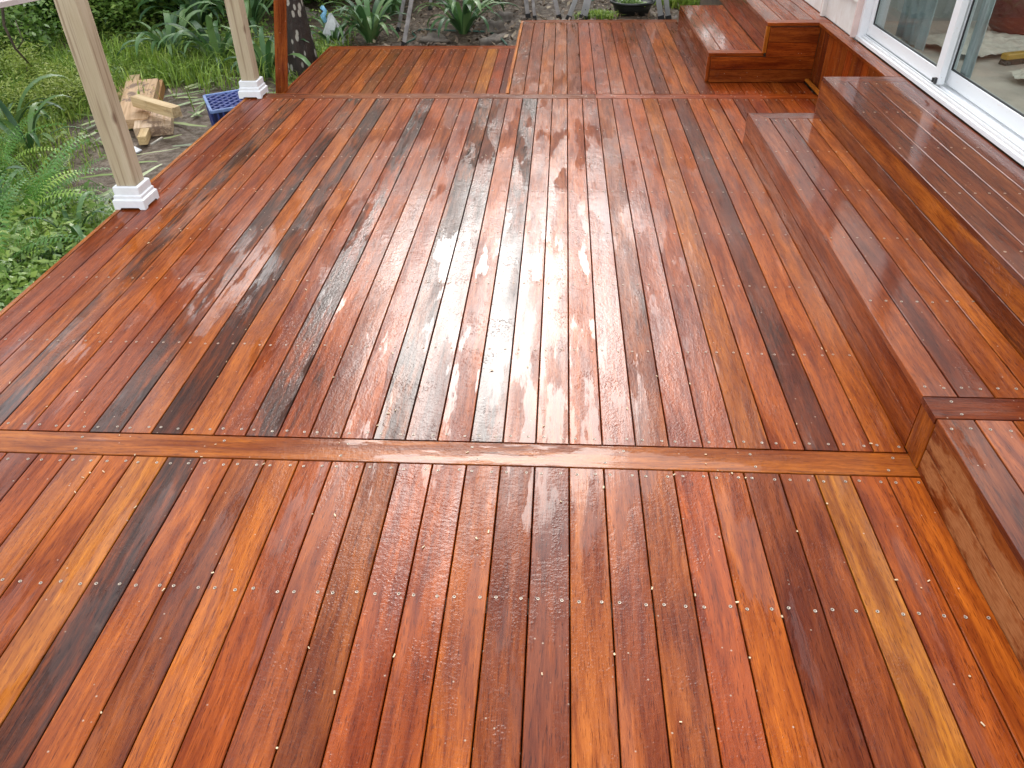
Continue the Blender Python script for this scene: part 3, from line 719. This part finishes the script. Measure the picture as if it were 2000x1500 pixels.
for (ax, a0, a1, fx) in (('x',0,w_,0),('x',0,w_,l_),('y',0,l_,0),('y',0,l_,w_)):
    mb = MB(); nb = 9
    for i in range(nb+1):
        u = a0+(a1-a0)*i/nb
        p = (u,fx) if ax == 'x' else (fx,u); mb.bar((p[0],p[1],0),(p[0],p[1],h_-.022),.012,.012,upv=(0,1,0))
    for z in (.01,.10,.19):
        p, q_ = ((a0,fx,z),(a1,fx,z)) if ax == 'x' else ((fx,a0,z),(fx,a1,z)); mb.bar(p,q_,.010,.022)
    mb.obj('side_grille', CR, e)
e.rotation_euler = (.0,-.03,math.radians(28)); e.scale = (.93,.93,.98)

# ------------------------------------------------------------------ timber offcuts
OFFC, t, b = newmat('raw_pine_offcut')
oc = N(t,'ShaderNodeTexCoord').outputs['Object']; w = mth(t,'MULTIPLY', N(t,'ShaderNodeObjectInfo').outputs['Random'], 30.)
g1 = noise(t, scl(t, oc, (60,3,60)), 1., 3, .55, w); g2 = noise(t, scl(t, oc, (9,6,9)), 1., 6, .7, w, .8); oi = N(t,'ShaderNodeObjectInfo')
c = mix(t, mrange(t, g1, .4,.7), oi.outputs['Color'], mix(t,1.,oi.outputs['Color'],(.72,.62,.5),'MULTIPLY'))
c = mix(t, mth(t,'MULTIPLY', mrange(t, g2, .52,.60), oi.outputs['Alpha']), c, (.15,.085,.055))
t.links.new(c, b.inputs['Base Color']); b.inputs['Roughness'].default_value = .65
def offcut(p, q, w, h, label, col=(.60,.43,.22), dirt=.5):
    """p,q: ends of the centre line of the top face"""
    p = Vector(p); q = Vector(q); L = (q-p).length
    mb = MB(); mb.box((-w/2,0,-h),(w/2,L,0)); o = mb.obj('timber_offcut', OFFC, None, bevel=.003)
    d = (q-p).normalized(); x = d.cross(Vector((0,0,1))).normalized(); z = x.cross(d)
    o.matrix_world = Matrix(((x.x,d.x,z.x,p.x),(x.y,d.y,z.y,p.y),(x.z,d.z,z.z,p.z),(0,0,0,1)))
    o.color = (*col, dirt); tag(o, label, 'timber offcut', 'timber offcuts heaped in the garden'); return o
offcut(G(229,185,-.38), G(231,160,-.38), .30, .05, 'clean yellow board at the left of the offcut heap, mostly behind the near post', dirt=.1)
offcut(G(244,213,-.345), G(261,146,-.30), .10, .09, 'long squared offcut pointing away at the back left of the heap', (.52,.37,.19), .4)
offcut(G(257,233,-.33), G(280,155,-.27), .235, .07, 'wide mud stained slab, largest piece of the offcut heap', (.60,.40,.23), .85)
offcut(G(297,196,-.36), G(306,156,-.32), .10, .08, 'orange brown offcut along the right side of the wide slab', (.42,.21,.07), .4)
offcut(G(297,247,-.345), G(301,208,-.335), .26, .075, 'short square mud stained block at the front of the heap', (.62,.46,.31), .75)
offcut(G(262,186,-.21), G(343,209,-.225), .075, .075, 'narrow pale stick laid across the top of the heap', (.64,.48,.27), .3)
offcut(G(276,267,-.35), G(283,250,-.35), .06, .06, 'small chunky offcut end poking out at the very front of the heap', (.62,.45,.22), .2)
mb = MB(); p, q_ = G(296,282,-.395), G(317,269,-.39); mb.tube([p,(p+q_)/2,q_],.009,8)
tag(mb.obj('plastic_tube', plain('dirty_white_tube',(.5,.46,.38),.5,.2), None, True), 'short dirty white tube on the mud in front of the offcuts', 'tube')
p = GG(265,297); mb = MB(); mb.box((-.045,-.025,0),(.045,.025,.012)); o = mb.obj('tile_scrap', plain('white_scrap',(.75,.76,.76),.5), None, bevel=.003); o.location = p+Vector((0,0,.012)); o.rotation_euler = (.1,.15,-.5)
tag(o, 'small white scrap on the mud right of the near post', 'scrap')

# ------------------------------------------------------------------ strap-leaved plants, ferns, gingers
def strap_leaf(L, w, bend, seed, twist=0.):
    rr = random.Random(seed); n = 9; V = []; 
    for i in range(n+1):
        u = i/n; th = math.radians(78) - bend*u*u; 
        if i == 0: x = z = 0.
        else: x += math.cos(th)*L/n; z += math.sin(th)*L/n
        wd = w*min(1, .55+1.6*u)*(1-u**5)**.5 * .5
        tw = twist*u
        V += [(x, -wd*math.cos(tw), z+wd*.35+wd*math.sin(tw)*.5), (x, 0, z), (x, wd*math.cos(tw), z+wd*.35-wd*math.sin(tw)*.5)]
    Fq = []
    for i in range(n): Fq += [(3*i,3*i+1,3*i+4,3*i+3),(3*i+1,3*i+2,3*i+5,3*i+4)]
    return V, Fq
SL = []
for i in range(9):
    L = [.62,.55,.7,.48,.6,.66,.5,.58,.72][i]; V, Fq = strap_leaf(L, [.05,.045,.055,.042,.05,.046,.05,.048,.052][i], math.radians([95,120,105,130,90,115,140,100,125][i]), i, [0,.5,-.4,.2,-.6,.3,0,.7,-.2][i])
    me = bpy.data.meshes.new('strap_leaf'); me.from_pydata(V, [], Fq); me.materials.append(STRAP); me.polygons.foreach_set('use_smooth',[True]*len(Fq))
    a = me.attributes.new('var','FLOAT','POINT'); a.data.foreach_set('value', [[.2,.5,.8,.35,.9,.1,.6,.45,.7][i]]*len(V)); SL.append(me)
def clivia(x, y, n, sc, label, group='strap leaved clumps behind the deck', az0=0, az1=6.283):
    e = empty('strap_leaf_plant', (x,y,ground_z(x,y))); tag(e, label, 'plant', group)
    for i in range(n):
        o = link('leaf', SL[i % 9], None, e); a = az0+(az1-az0)*i/n + R.uniform(-.25,.25); s = sc*R.uniform(.75,1.15)
        o.rotation_euler = (R.uniform(-.1,.1), R.uniform(-.15,.5), a); o.scale = (s,s,s); o.location = (.04*math.cos(a), .04*math.sin(a), 0)
def at(px, py): p = GG(px, py); return p.x, p.y
clivia(*at(655,92), 20, .85, 'small glossy strap leaved clump just right of the dark tree trunk')
clivia(*at(725,84), 34, 1.05, 'large glossy strap leaved clump left of the grey ladder legs')
clivia(*at(765,30), 24, 1.1, 'strap leaved clump in shade behind the grey ladder legs')
clivia(*at(905,66), 34, 1.1, 'strap leaved clump with hanging yellowed leaves behind the green hose')
clivia(*at(955,5), 24, 1.1, 'strap leaved clump at the top edge, behind the hose clump')
clivia(*at(525,150), 22, .95, 'tall strap leaved clump between the far post and the leaning board')
clivia(*at(430,130), 26, 1.15, 'broad strap leaved clump just left of the far post')
clivia(*at(340,120), 24, 1.0, 'strap leaved clump above the timber offcuts')
clivia(*at(490,60), 26, 1.3, 'tall strap leaved clump in dark shade behind the far post')
clivia(*at(395,60), 26, 1.3, 'tall strap leaved clump in front of the dark bushes')
# strap leaf tuft by the fern, cut leaves
clivia(*at(62,300), 14, .9, 'broad dark leafy tuft above the ferns on the left', 'leafy tufts on the left')
clivia(*at(20,262), 12, .9, 'leafy tuft between the ferns and the yellow green mound', 'leafy tufts on the left')
clivia(*at(150,475), 9, .55, 'small strap leaved tuft beside the deck edge below the near post', 'leafy tufts on the left')
clivia(*at(5,440), 10, .8, 'broad glossy leaved tuft at the left edge behind the fern', 'leafy tufts on the left')
# ferns
def frond(L, w, bend, seed, pairs=26):
    rr = random.Random(seed); V = []; Fq = []; pts = []
    x = z = 0.; n = pairs
    for i in range(n+1):
        u = i/n; th = math.radians(75) - bend*u
        if i: x += math.cos(th)*L/n; z += math.sin(th)*L/n
        pts.append((x,z,th))
    for i in range(n):
        (x,z,th),(x2,z2,_) = pts[i], pts[i+1]; V0 = len(V)
        V += [(x,-.002,z),(x,.002,z),(x2,.002,z2),(x2,-.002,z2)]; Fq.append((V0,V0+1,V0+2,V0+3))
        u = i/n; pl = w*.5*math.sin(math.pi*(u*.85+.12))**.7; pw = L/n*.42
        for s in (-1,1):
            V0 = len(V); dx, dz = math.cos(th)*pw, math.sin(th)*pw
            V += [(x,s*.002,z),(x+dx*.2,s*pl*.5,z+.15*pl),(x+dx*.7+dx*.3,s*pl,z+dz*.6-.12*pl),(x+dx*1.6,s*pl*.45,z+dz*1.6+.12*pl)]
            Fq.append((V0,V0+1,V0+2,V0+3) if s > 0 else (V0,V0+3,V0+2,V0+1))
    me = bpy.data.meshes.new('frond'); me.from_pydata(V, [], Fq); me.materials.append(FERN)
    a = me.attributes.new('var','FLOAT','POINT'); a.data.foreach_set('value', [rr.uniform(.1,.9)]*len(V)); return me
FR = [frond(.55,.11,math.radians(80),1), frond(.48,.10,math.radians(110),2), frond(.6,.12,math.radians(60),3), frond(.4,.09,math.radians(130),4)]
def fern(x, y, n, sc, label, group='ferns on the left'):
    e = empty('fern', (x,y,ground_z(x,y))); tag(e, label, 'fern', group)
    for i in range(n):
        o = link('frond', FR[i%4], None, e); a = 6.283*i/n+R.uniform(-.3,.3); s = sc*R.uniform(.75,1.15)
        o.rotation_euler = (R.uniform(-.15,.15), R.uniform(-.1,.35), a); o.scale = (s,s,s)
fern(*at(55,450), 24, 1.25, 'large bright green fern at the left edge above the ground cover')
fern(*at(100,415), 14, 1.0, 'fern beside the large fern, nearest the near post')
fern(*at(12,545), 16, 1.0, 'low fern at the left edge above the deck corner')
fern(*at(10,350), 12, 1.1, 'fern standing behind the large fern at the left edge')
def limefern(px, py, n, r, label):
    x, y = at(px, py); bush('asparagus_fern', (x,y,ground_z(x,y)+.1), r, n, .035, LIME, label, 'fern', 3, 22, 3.5, 'feathery ferns in the weeds')
limefern(120, 205, 9000, (.55,.5,.22), 'feathery yellow green fern mound left of the near post')
limefern(55, 170, 5000, (.4,.4,.25), 'feathery yellow green fern further back at the left edge')

# bushes
def B(px, py, h, r, n, size, mat, label, **kw):
    x, y = at(px, py); return bush('bush', (x, y, ground_z(x,y)+h), r, n, size, mat, label, **kw)
B(250,55, .45, (.7,.6,.45), 9000, .06, GREEN, 'bright leafy bush just right of the near post top')
B(320,40, .55, (.8,.7,.5), 9000, .065, GREEN, 'soft green bush between the two pine posts')
B(175,60, .5, (.7,.6,.5), 8000, .055, GREEN, 'weedy bush behind the near post top')
B(70,60, .55, (.6,.5,.5), 5000, .07, DGREEN, 'dark bush with a bare arching branch at the upper left')
B(20,130, .3, (.6,.5,.3), 4000, .06, GREEN, 'low bush at the far left edge')
B(20,590, .06, (.38,.35,.12), 5000, .035, GREEN, 'low small leaved ground cover bush below the fern')
B(100,545, .03, (.22,.2,.09), 2200, .035, DGREEN, 'small leaved ground cover at the left edge beside the deck')
B(110,440, .05, (.25,.22,.12), 2500, .035, GREEN, 'little leafy weed patch right of the fern')
# bare arching branch
mb = MB(); a0, a1, a2, a3 = G(62,130,-.2), G(30,95,.0), G(8,50,.15), G(3,0,.35)
mb.tube([a0,a1,a2,a3],[.006,.010,.011,.012],7); mb.tube([a1+Vector((.02,0,.0)), G(45,80,.1), G(30,40,.2)],[.005,.004,.003],6)
tag(mb.obj('branch', BARK, None, True), 'bare pale branch arching down at the upper left', 'branch')

# tall dark planting and trees behind
mass = [(-5.6,9.9,.6,(1.6,1.1,1.1)),(-4.2,10.6,.7,(1.3,1.0,1.2)),(-3.0,11.0,.7,(1.2,1.0,1.2)),(-6.8,8.0,.6,(1.3,1.3,1.1)),(-7.0,5.6,.5,(1.1,1.3,1.0))]
for i, (x,y,h,r) in enumerate(mass):
    bush('shrub', (x,y,ground_z(x,y)+h), r, 14000, .10, GREEN if i < 3 else DGREEN, ['dense dark shrub behind the near post','dark shrub behind the pine posts','dark shrub behind the tree trunk','dark shrub at the upper left corner','dark shrub left of the ferns outside the deck'][i], 'shrub', 6, 30)
TR = [(-8.6,12.5,4.6,(2.4,2.2,1.8),'broad dark tree beyond the shrubs at the upper left'),
 (-5.2,14.8,4.4,(2.4,2.2,1.7),'broad dark tree beyond the shrubs behind the pine posts'),
 (-2.2,15.2,3.8,(2.0,1.8,1.6),'middling tree beyond the strap leaved clumps'),
 (.9,16.0,3.6,(2.2,1.8,1.5),'lowest tree beyond the black pot'),
 (4.2,14.2,5.0,(2.4,2.2,2.2),'dense tree beyond the far flight of steps'),
 (7.4,12.5,5.6,(2.6,2.2,2.4),'tall tree beyond the house'),
 (-11.6,6.0,4.2,(2.4,2.6,1.8),'broad tree on the left side of the garden')]
SKY_SCREEN = [(-6.6,13.2,'left'),(-4.0,13.4,'left of centre'),(-1.4,13.6,'centre'),(1.2,13.6,'right of centre'),(3.8,13.4,'right'),(6.4,13.0,'far right')]  # unseen shrub row added to block bright sky below the tree crowns
for i, (x, y, lab) in enumerate(SKY_SCREEN):
    bush('sky_screen_shrub', (x,y,ground_z(x,y)+1.0), (1.7,.8,1.3), 8000, .17, DGREEN, 'added out-of-view shrub screening the low sky, %s end of the row' % lab if i in (0,5) else 'added out-of-view shrub in the low sky screen, %s' % lab, 'shrub', 4, 30, group='added shrubs screening the low sky')
for x, y, h, cr, lab in TR: tree(x, y, h, .16, cr, 20000, lab, size=.19)

# ------------------------------------------------------------------ stuff: grass, weeds, litter, cut leaves
def in_garden(x, y):
    return (x < -2.12) | (y > 7.45) 
def density_pts(n, xr, yr, fn, rng=NR):
    x = rng.uniform(*xr, n); y = rng.uniform(*yr, n); keep = in_garden(x,y) & (rng.uniform(0,1,n) < fn(x,y))
    return x[keep], y[keep]
def vground(x, y): return np.array([ground_z(a,b_) for a,b_ in zip(x,y)])
def mudmask(x, y):
    d = np.exp(-(((x+2.75)/.55)**2 + ((y-5.2)/.75)**2)) + np.exp(-(((x+2.6)/.5)**2 + ((y-4.4)/.5)**2))*.9 + .8*np.exp(-(((x+2.6)/.6)**2+((y-6.6)/.7)**2))
    pile_ = np.exp(-(((x+3.35)/.42)**4 + ((y-6.0)/.60)**4)); return np.clip(1-1.35*d-1.5*pile_, 0, 1)
def patchy(x, y, s=2.1, o=0.): return .5+.5*np.sin(x*s+o)*np.cos(y*s*1.3+o*2)
def grass_fn(x, y):
    left = (x < -2.0) * (x > -7) * np.clip((8.6-y)/1.0,0,1)
    return np.clip(left*mudmask(x,y)*(.35+.65*patchy(x,y,3.3)),0,1)
x, y = density_pts(120000, (-7,-2.1), (.5,9), grass_fn)
def blades(x, y, hmin, hmax, w, rng=NR, lay=.5):
    n = len(x); z = vground(x,y); b0 = np.stack([x,y,z],1); a = rng.uniform(0,6.283,n); h = rng.uniform(hmin,hmax,n)
    dirv = np.stack([np.cos(a),np.sin(a),np.zeros(n)],1); s = np.stack([-np.sin(a),np.cos(a),np.zeros(n)],1)*(w*rng.uniform(.6,1.3,n))[:,None]
    l = rng.uniform(.1,lay*2,n)[:,None]; U = np.array([0,0,1.])
    m_ = b0+dirv*(h*.35)[:,None]*l+U*(h*.6)[:,None]; tp = b0+dirv*h[:,None]*l+U*(h*(1-.35*l[:,0]))[:,None]
    q1 = np.stack([b0-s,b0+s,m_+s*.8,m_-s*.8],1); q2 = np.stack([m_-s*.8,m_+s*.8,tp+s*.05,tp-s*.05],1)
    v = rng.uniform(0,1,n); return np.concatenate([q1,q2]), np.concatenate([v,v])
V, v = blades(x, y, .05, .18, .0036); o = quads('grass', V, GRASS, v); tag(o, kind='stuff')
# long grass tufts near pile
def tuft_fn(x, y): return np.clip(np.exp(-(((x+3.6)/.8)**2+((y-7.0)/.5)**2)) + .8*np.exp(-(((x+4.6)/.7)**2+((y-6.9)/.8)**2)),0,1)*(patchy(x,y,7)>.45)
x, y = density_pts(16000, (-6,-2.4), (5.5,8.6), tuft_fn); V, v = blades(x,y,.15,.34,.005,lay=.7); o = quads('long_grass', V, GRASS, v*.8); tag(o, kind='stuff')
# broad-leaved weeds
x, y = density_pts(42000, (-7,-2.1), (.5,9.5), lambda x,y: np.clip(mudmask(x,y)*(.25+.75*patchy(x,y,2.2,1.3)),0,1))
z = vground(x,y)+NR.uniform(.01,.11,len(x)); o = quads('weeds', leaves_at(np.stack([x,y,z],1), .045, 1.2, 1.8), GREEN, NR.uniform(0.2,1,len(x))); tag(o, kind='stuff')
x, y = density_pts(26000, (-3.4,-2.1), (.8,4.6), lambda x,y: np.clip(1.2*np.exp(-((x+2.55)/.5)**2)*np.clip((4.3-y)/1.2,.0,1.)*(.4+.6*patchy(x,y,4.2)),0,1))
z = vground(x,y)+NR.uniform(.01,.17,len(x)); o = quads('edge_weeds', leaves_at(np.stack([x,y,z],1), .05, 1.0, 2.2), GREEN, NR.uniform(0.3,1,len(x))); tag(o, kind='stuff')
# back-garden litter
def litter_fn(x, y): return np.clip(((y>7.3)&(x>-2.6))*(.55+.45*patchy(x,y,3)) + .03, 0, 1)
x, y = density_pts(36000, (-6,3.4), (1.5,13), litter_fn)
z = vground(x,y)+NR.uniform(.004,.03,len(x)); Vl = leaves_at(np.stack([x,y,z],1), .062, 2.2, 2.2); o = quads('leaf_litter', Vl, LITTER, NR.uniform(0,1,len(x))); tag(o, kind='stuff')
# cut strap leaves scattered beside the deck
def cut_fn(x, y): return np.clip(1.1*np.exp(-(((x+2.55)/.38)**2+((y-3.55)/.45)**2)) + .05*np.exp(-(((x+2.6)/.5)**2+((y-6.3)/.5)**2))+.005,0,1)
x, y = density_pts(11000, (-4,-2.15), (2.2,7.2), cut_fn); V = []; vv = []
for a_, b_ in zip(x, y):
    L = NR.uniform(.12,.42); an = NR.normal(.9,.7); w_ = NR.uniform(.005,.017); z_ = ground_z(a_,b_)+NR.uniform(.01,.05); n_ = 5; cur = NR.uniform(-.6,.6); p = np.array([a_,b_,z_]); var_ = NR.uniform(0,1)
    pts_ = [p]
    for i in range(n_): an += cur/n_; p = p+np.array([math.cos(an),math.sin(an),NR.uniform(-.06,.09)])*L/n_; pts_.append(p)
    for i in range(n_):
        s0 = np.array([-math.sin(an),math.cos(an),.2])*w_*(1-abs(i/n_-.4)); s1 = np.array([-math.sin(an),math.cos(an),.2])*w_*(1-abs((i+1)/n_-.4)); V.append([pts_[i]-s0,pts_[i]+s0,pts_[i+1]+s1,pts_[i+1]-s1]); vv.append(var_)
o = quads('cut_leaves', np.array(V), CUT, np.array(vv)); tag(o, kind='stuff')

# rocks
RK = plain('mossy_rock', (.15,.125,.10), .75, .5, 7, bump=.01)
def rock(px, py, s, label):
    p = GG(px,py); bm_v = []; mb = MB(); n1_, n2_ = 14, 9; sd_ = R.uniform(0,9)
    for j in range(n2_+1):
        for i in range(n1_):
            a = 2*math.pi*i/n1_; f_ = math.pi*j/n2_; d = Vector((math.cos(a)*math.sin(f_), math.sin(a)*math.sin(f_), math.cos(f_)))
            k = 1+.22*math.sin(2.3*d.x*2+sd_)+.18*math.sin(3.7*d.y*2+sd_*2)+.12*math.sin(5*d.z+sd_)
            mb.v.append((d.x*s[0]*k, d.y*s[1]*k, d.z*s[2]*k))
    mb.f = [(j*n1_+i,(j+1)*n1_+i,(j+1)*n1_+(i+1)%n1_,j*n1_+(i+1)%n1_) for j in range(n2_) for i in range(n1_)]; mb.m=[0]*len(mb.f)
    o = mb.obj('rock', RK, None, True); o.location = p+Vector((0,0,s[2]*.3)); o.rotation_euler = (0,0,R.uniform(0,3)); tag(o, label, 'rock', 'rocks in the bed behind the deck')
rock(848,80,(.16,.11,.05),'flat grey rock inside the loop of green hose')
rock(968,58,(.20,.13,.06),'flat mossy rock between the strap leaved clump and the deck corner')
rock(965,84,(.17,.09,.05),'long mossy brown rock inside the right end of the hose loop')
rock(985,40,(.18,.12,.06),'grey rock left of the black footed trestle')
rock(600,35,(.15,.1,.07),'dark rock behind the small clump right of the trunk')

# garden hose
hp = [(785,92),(812,78),(806,68),(822,62),(850,62),(890,64),(925,65),(955,67),(975,76),(990,92)]
mb = MB(); pts_ = [GG(*p)+Vector((0,0,.02)) for p in hp]
def smooth(pts_, k=5):
    out = []
    for i in range(len(pts_)-1):
        p0,p1,p2,p3 = pts_[max(i-1,0)],pts_[i],pts_[i+1],pts_[min(i+2,len(pts_)-1)]
        for j in range(k):
            t_ = j/k; out.append(.5*((2*p1)+(p2-p0)*t_+(2*p0-5*p1+4*p2-p3)*t_*t_+(3*p1-p0-3*p2+p3)*t_**3))
    return out+[pts_[-1]]
mb.tube(smooth(pts_), .009, 8); tag(mb.obj('garden_hose', plain('green_hose',(.035,.10,.07),.35,.2), None, True), 'dark green garden hose looping on the ground behind the lower deck', 'hose')

# white and blue bag
p = GG(655,92); e = empty('bag', p); tag(e, 'crumpled white and grey plastic bag with blue twisted top beside the trunk', 'bag')
mb = MB(); n1_ = 14; prof_ = [(.10,0),(.115,.06),(.095,.14),(.065,.22),(.03,.29),(.012,.32)]
for j,(r_,z_) in enumerate(prof_):
    for i in range(n1_):
        a = 2*math.pi*i/n1_; k = 1+.18*math.sin(3*a+j)+.15*math.sin(5*a-2*j); mb.v.append((r_*k*math.cos(a), r_*k*.7*math.sin(a), z_))
mb.f = [(j*n1_+i,j*n1_+(i+1)%n1_,(j+1)*n1_+(i+1)%n1_,(j+1)*n1_+i) for j in range(len(prof_)-1) for i in range(n1_)]; mb.m=[0]*len(mb.f)
mb.obj('body', plain('white_plastic_bag',(.62,.63,.62),.35,.25,9), e)
mb = MB(); mb.tube([(-.06,-.02,.24),(-.075,-.02,.30),(-.05,0,.34),(-.085,.01,.38)],[.02,.028,.02,.024],8); mb.obj('tie', plain('pale_blue_plastic',(.22,.50,.72),.4,.2,30), e, True)

# ladders and trestle
GA = plain('grey_weathered_leg', (.33,.31,.30), .6, .25, 14, metallic=.1); GAL = plain('dull_aluminium', (.42,.43,.43), .42, .12, 10, metallic=.55); BF = plain('black_rubber_foot', (.015,.014,.014), .7)
def leg(e, foot, top, w, h, mat=GA, foot_m=True):
    f = Vector(foot)-e.location; tp = Vector(top)-e.location
    mb = MB(); mb.bar(f, tp, w, h, upv=(0,1,0)); o = mb.obj('leg', mat, e, bevel=.003)
    if foot_m:
        mb = MB(); d = (tp-f).normalized(); mb.bar(f-d*.005, f+d*.05, w*1.25, h*1.3, upv=(0,1,0)); mb.obj('rubber_foot', BF, o, bevel=.004)
def up_at(px0, py0, px1, py1, dz):
    """foot on the ground at pixel 0, leg continuing in its sight plane through pixel 1 to height dz"""
    a = GG(px0, py0); d = fw*F+rt*(px1-1000)-up*(py1-750); tt = a.y/d.y; b_ = Vector((CX,0,CH))+d*tt
    k = dz/(b_.z-a.z); return a, a+(b_-a)*k
e = empty('trestle', GG(795,80)); tag(e, 'weathered grey folding trestle standing behind the lower deck', 'trestle')
for a0,a1,w_ in (((788,92),(804,0),.040),((777,62),(789,0),.036)):
    f_, t_ = up_at(*a0,*a1,1.35); leg(e, f_, t_, w_, .03)
f_, t_ = up_at(840,20,845,-40,1.1); leg(e, f_, t_, .035, .03)
f0, t0 = up_at(788,92,804,0,1.30); f1, t1 = up_at(840,20,845,-40,1.3)
mb = MB(); mb.bar(t0-e.location, t1-e.location, .05, .05); mb.obj('top_rail', GA, e)
e = empty('sawhorse', GG(1050,36)); tag(e, 'grey sawhorse with black feet behind the far deck corner', 'sawhorse')
tops = []
for a0,a1,w_ in (((1032,36),(1027,0),.042),((1045,40),(1041,0),.030),((1093,38),(1084,0),.042)):
    f_, t_ = up_at(*a0,*a1,.95); leg(e, f_, t_, w_, .03); tops.append(t_)
mb = MB(); mb.bar(tops[0]-e.location, tops[2]-e.location, .06,.05); mb.obj('top_rail', GA, e)
f_, t_ = up_at(1046,18,1086,18,.0001) if False else (tops[0]*.25, tops[2]*.25)
e = empty('stepladder', GG(1210,38)); tag(e, 'aluminium stepladder straddling the black pot behind the far deck', 'ladder')
LT = []
for a0,a1,w_,m_ in (((1138,40),(1148,0),.072,GAL),((1109,40),(1124,0),.045,GAL),((1292,40),(1286,0),.052,GAL),((1306,40),(1301,0),.048,GAL)):
    f_, t_ = up_at(*a0,*a1,1.7); leg(e, f_, t_, w_, .028, m_, True); LT.append((f_,t_))
for k in range(1, 6):
    u = k*.17; a = LT[0][0].lerp(LT[0][1], u); c_ = LT[2][0].lerp(LT[2][1], u)
    if u < .2: continue
    mb = MB(); mb.bar(a-e.location, c_-e.location, .08, .022); mb.obj('rung', GAL, e)
for k, u in enumerate((.035,.06)):
    a = LT[0][0].lerp(LT[0][1], u)+Vector((-.02+.02*k,-.016,0))-e.location
    mb = MB(); mb.tube([a, a+Vector((0,-.006,0))], .005, 8); mb.obj('rivet', BF, e)
mb = MB(); pp = [GG(1152,30)+Vector((0,-.02,.16)), GG(1190,30)+Vector((0,-.02,.22)), GG(1240,30)+Vector((0,.0,.26)), GG(1285,30)+Vector((0,-.02,.23))]
sp_ = smooth(pp,6)
for i in range(len(sp_)-1): mb.add([sp_[i]+Vector((0,0,-.025)),sp_[i+1]+Vector((0,0,-.025)),sp_[i+1]+Vector((0,.01,.025)),sp_[i]+Vector((0,.01,.025))],[(0,1,2,3)])
o = mb.obj('strap', plain('green_webbing',(.10,.34,.24),.5,.2,20), None, True); o.modifiers.new('s','SOLIDIFY').thickness=.002
tag(o, 'pale green webbing strap strung between the stepladder legs above the pot', 'strap')
# black pot with herbs
p = GG(1237,40); p = GG(1237,36); e = empty('plant_pot', (p.x, p.y+.24, ground_z(p.x,p.y))); e.scale=(1,1,.6); tag(e, 'round black plastic pot full of small green herbs under the stepladder', 'plant pot')
mb = MB(); mb.lathe([(0,.0),(.17,.0),(.205,.16),(.21,.175),(.232,.18),(.236,.215),(.224,.222),(.210,.21),(.198,.15),(0,.145)], 40); mb.obj('pot', plain('black_pot_plastic',(.016,.018,.017),.38,.2), e, True)
Pn, var = cloud((0,0,.165), (.165,.165,.05), 2600, 30); quads('herbs', leaves_at(Pn,.028,1.2,1.7), GREEN, var, 4, e)
# grass tufts near the pot and house
for (px,py,rr_,nm,lab) in ((1165,38,.16,900,'small grassy weed patch left of the black pot'),(1345,12,.30,2600,'long grass tuft behind the far flight of steps'),(1400,2,.35,2600,'long grass at the top edge beside the far landing')):
    p = GG(px,py); x = p.x+NR.normal(0,rr_*.5,nm); y = p.y+.1+NR.normal(0,rr_*.4,nm); V, v = blades(x,y,.06,.22 if nm>1000 else .09,.005,lay=.7)
    V = V-np.array([p.x,p.y,ground_z(p.x,p.y)]); o = quads('grass_tuft', V, GRASS, v); o.location = (p.x,p.y,ground_z(p.x,p.y)); tag(o, lab, 'grass tuft')
# pale sheet roof edge in the top-left corner
p = G(0,16,.55); q_ = G(88,-2,.55); 
mb = MB(); dxy = Vector((-.3,.9,0)); mb.add([p,q_,q_+Vector((-.6,1.0,.05)),p+Vector((-1.2,.5,.05)),p+Vector((0,0,.03)),q_+Vector((0,0,.03)),q_+Vector((-.6,1.0,.08)),p+Vector((-1.2,.5,.08))],[(0,3,2,1),(4,5,6,7),(0,1,5,4),(1,2,6,5),(2,3,7,6),(3,0,4,7)])
o = mb.obj('roof_sheet', plain('pale_pink_sheet',(.60,.50,.48),.5,.05), None); tag(o, 'corner of a pale pink flat sheet above the shrubs, top left of the view', 'roof sheet')
mb = MB(); mb.tube([p+Vector((-.8,.5,0)), p+Vector((-.8,.5,-1.1))],.04,8); mb.obj('support_post', GA, o)

# wood shavings dropped on the boards
SH = plain('pale_shaving',(.62,.48,.30),.6,.2,50); mb = MB()
for i in range(150):
    x = R.uniform(-1.9,.95); y = R.choice((R.uniform(.45,2.2),R.uniform(.45,5))); 
    if R.random() < .5: x = round(x/P)*P+R.uniform(-.003,.003)
    a = R.uniform(0,3.14); l = R.uniform(.0015,.005); w_ = R.uniform(.0008,.002)
    Mx = Matrix.Translation((x,y,.0022))@Matrix.Rotation(a,4,'Z')@Matrix.Rotation(R.uniform(-.3,.3),4,'X'); mb.box((-w_,-l,-.0008),(w_,l,.0008),0,Mx)
tag(mb.obj('wood_shavings', SH), kind='stuff')
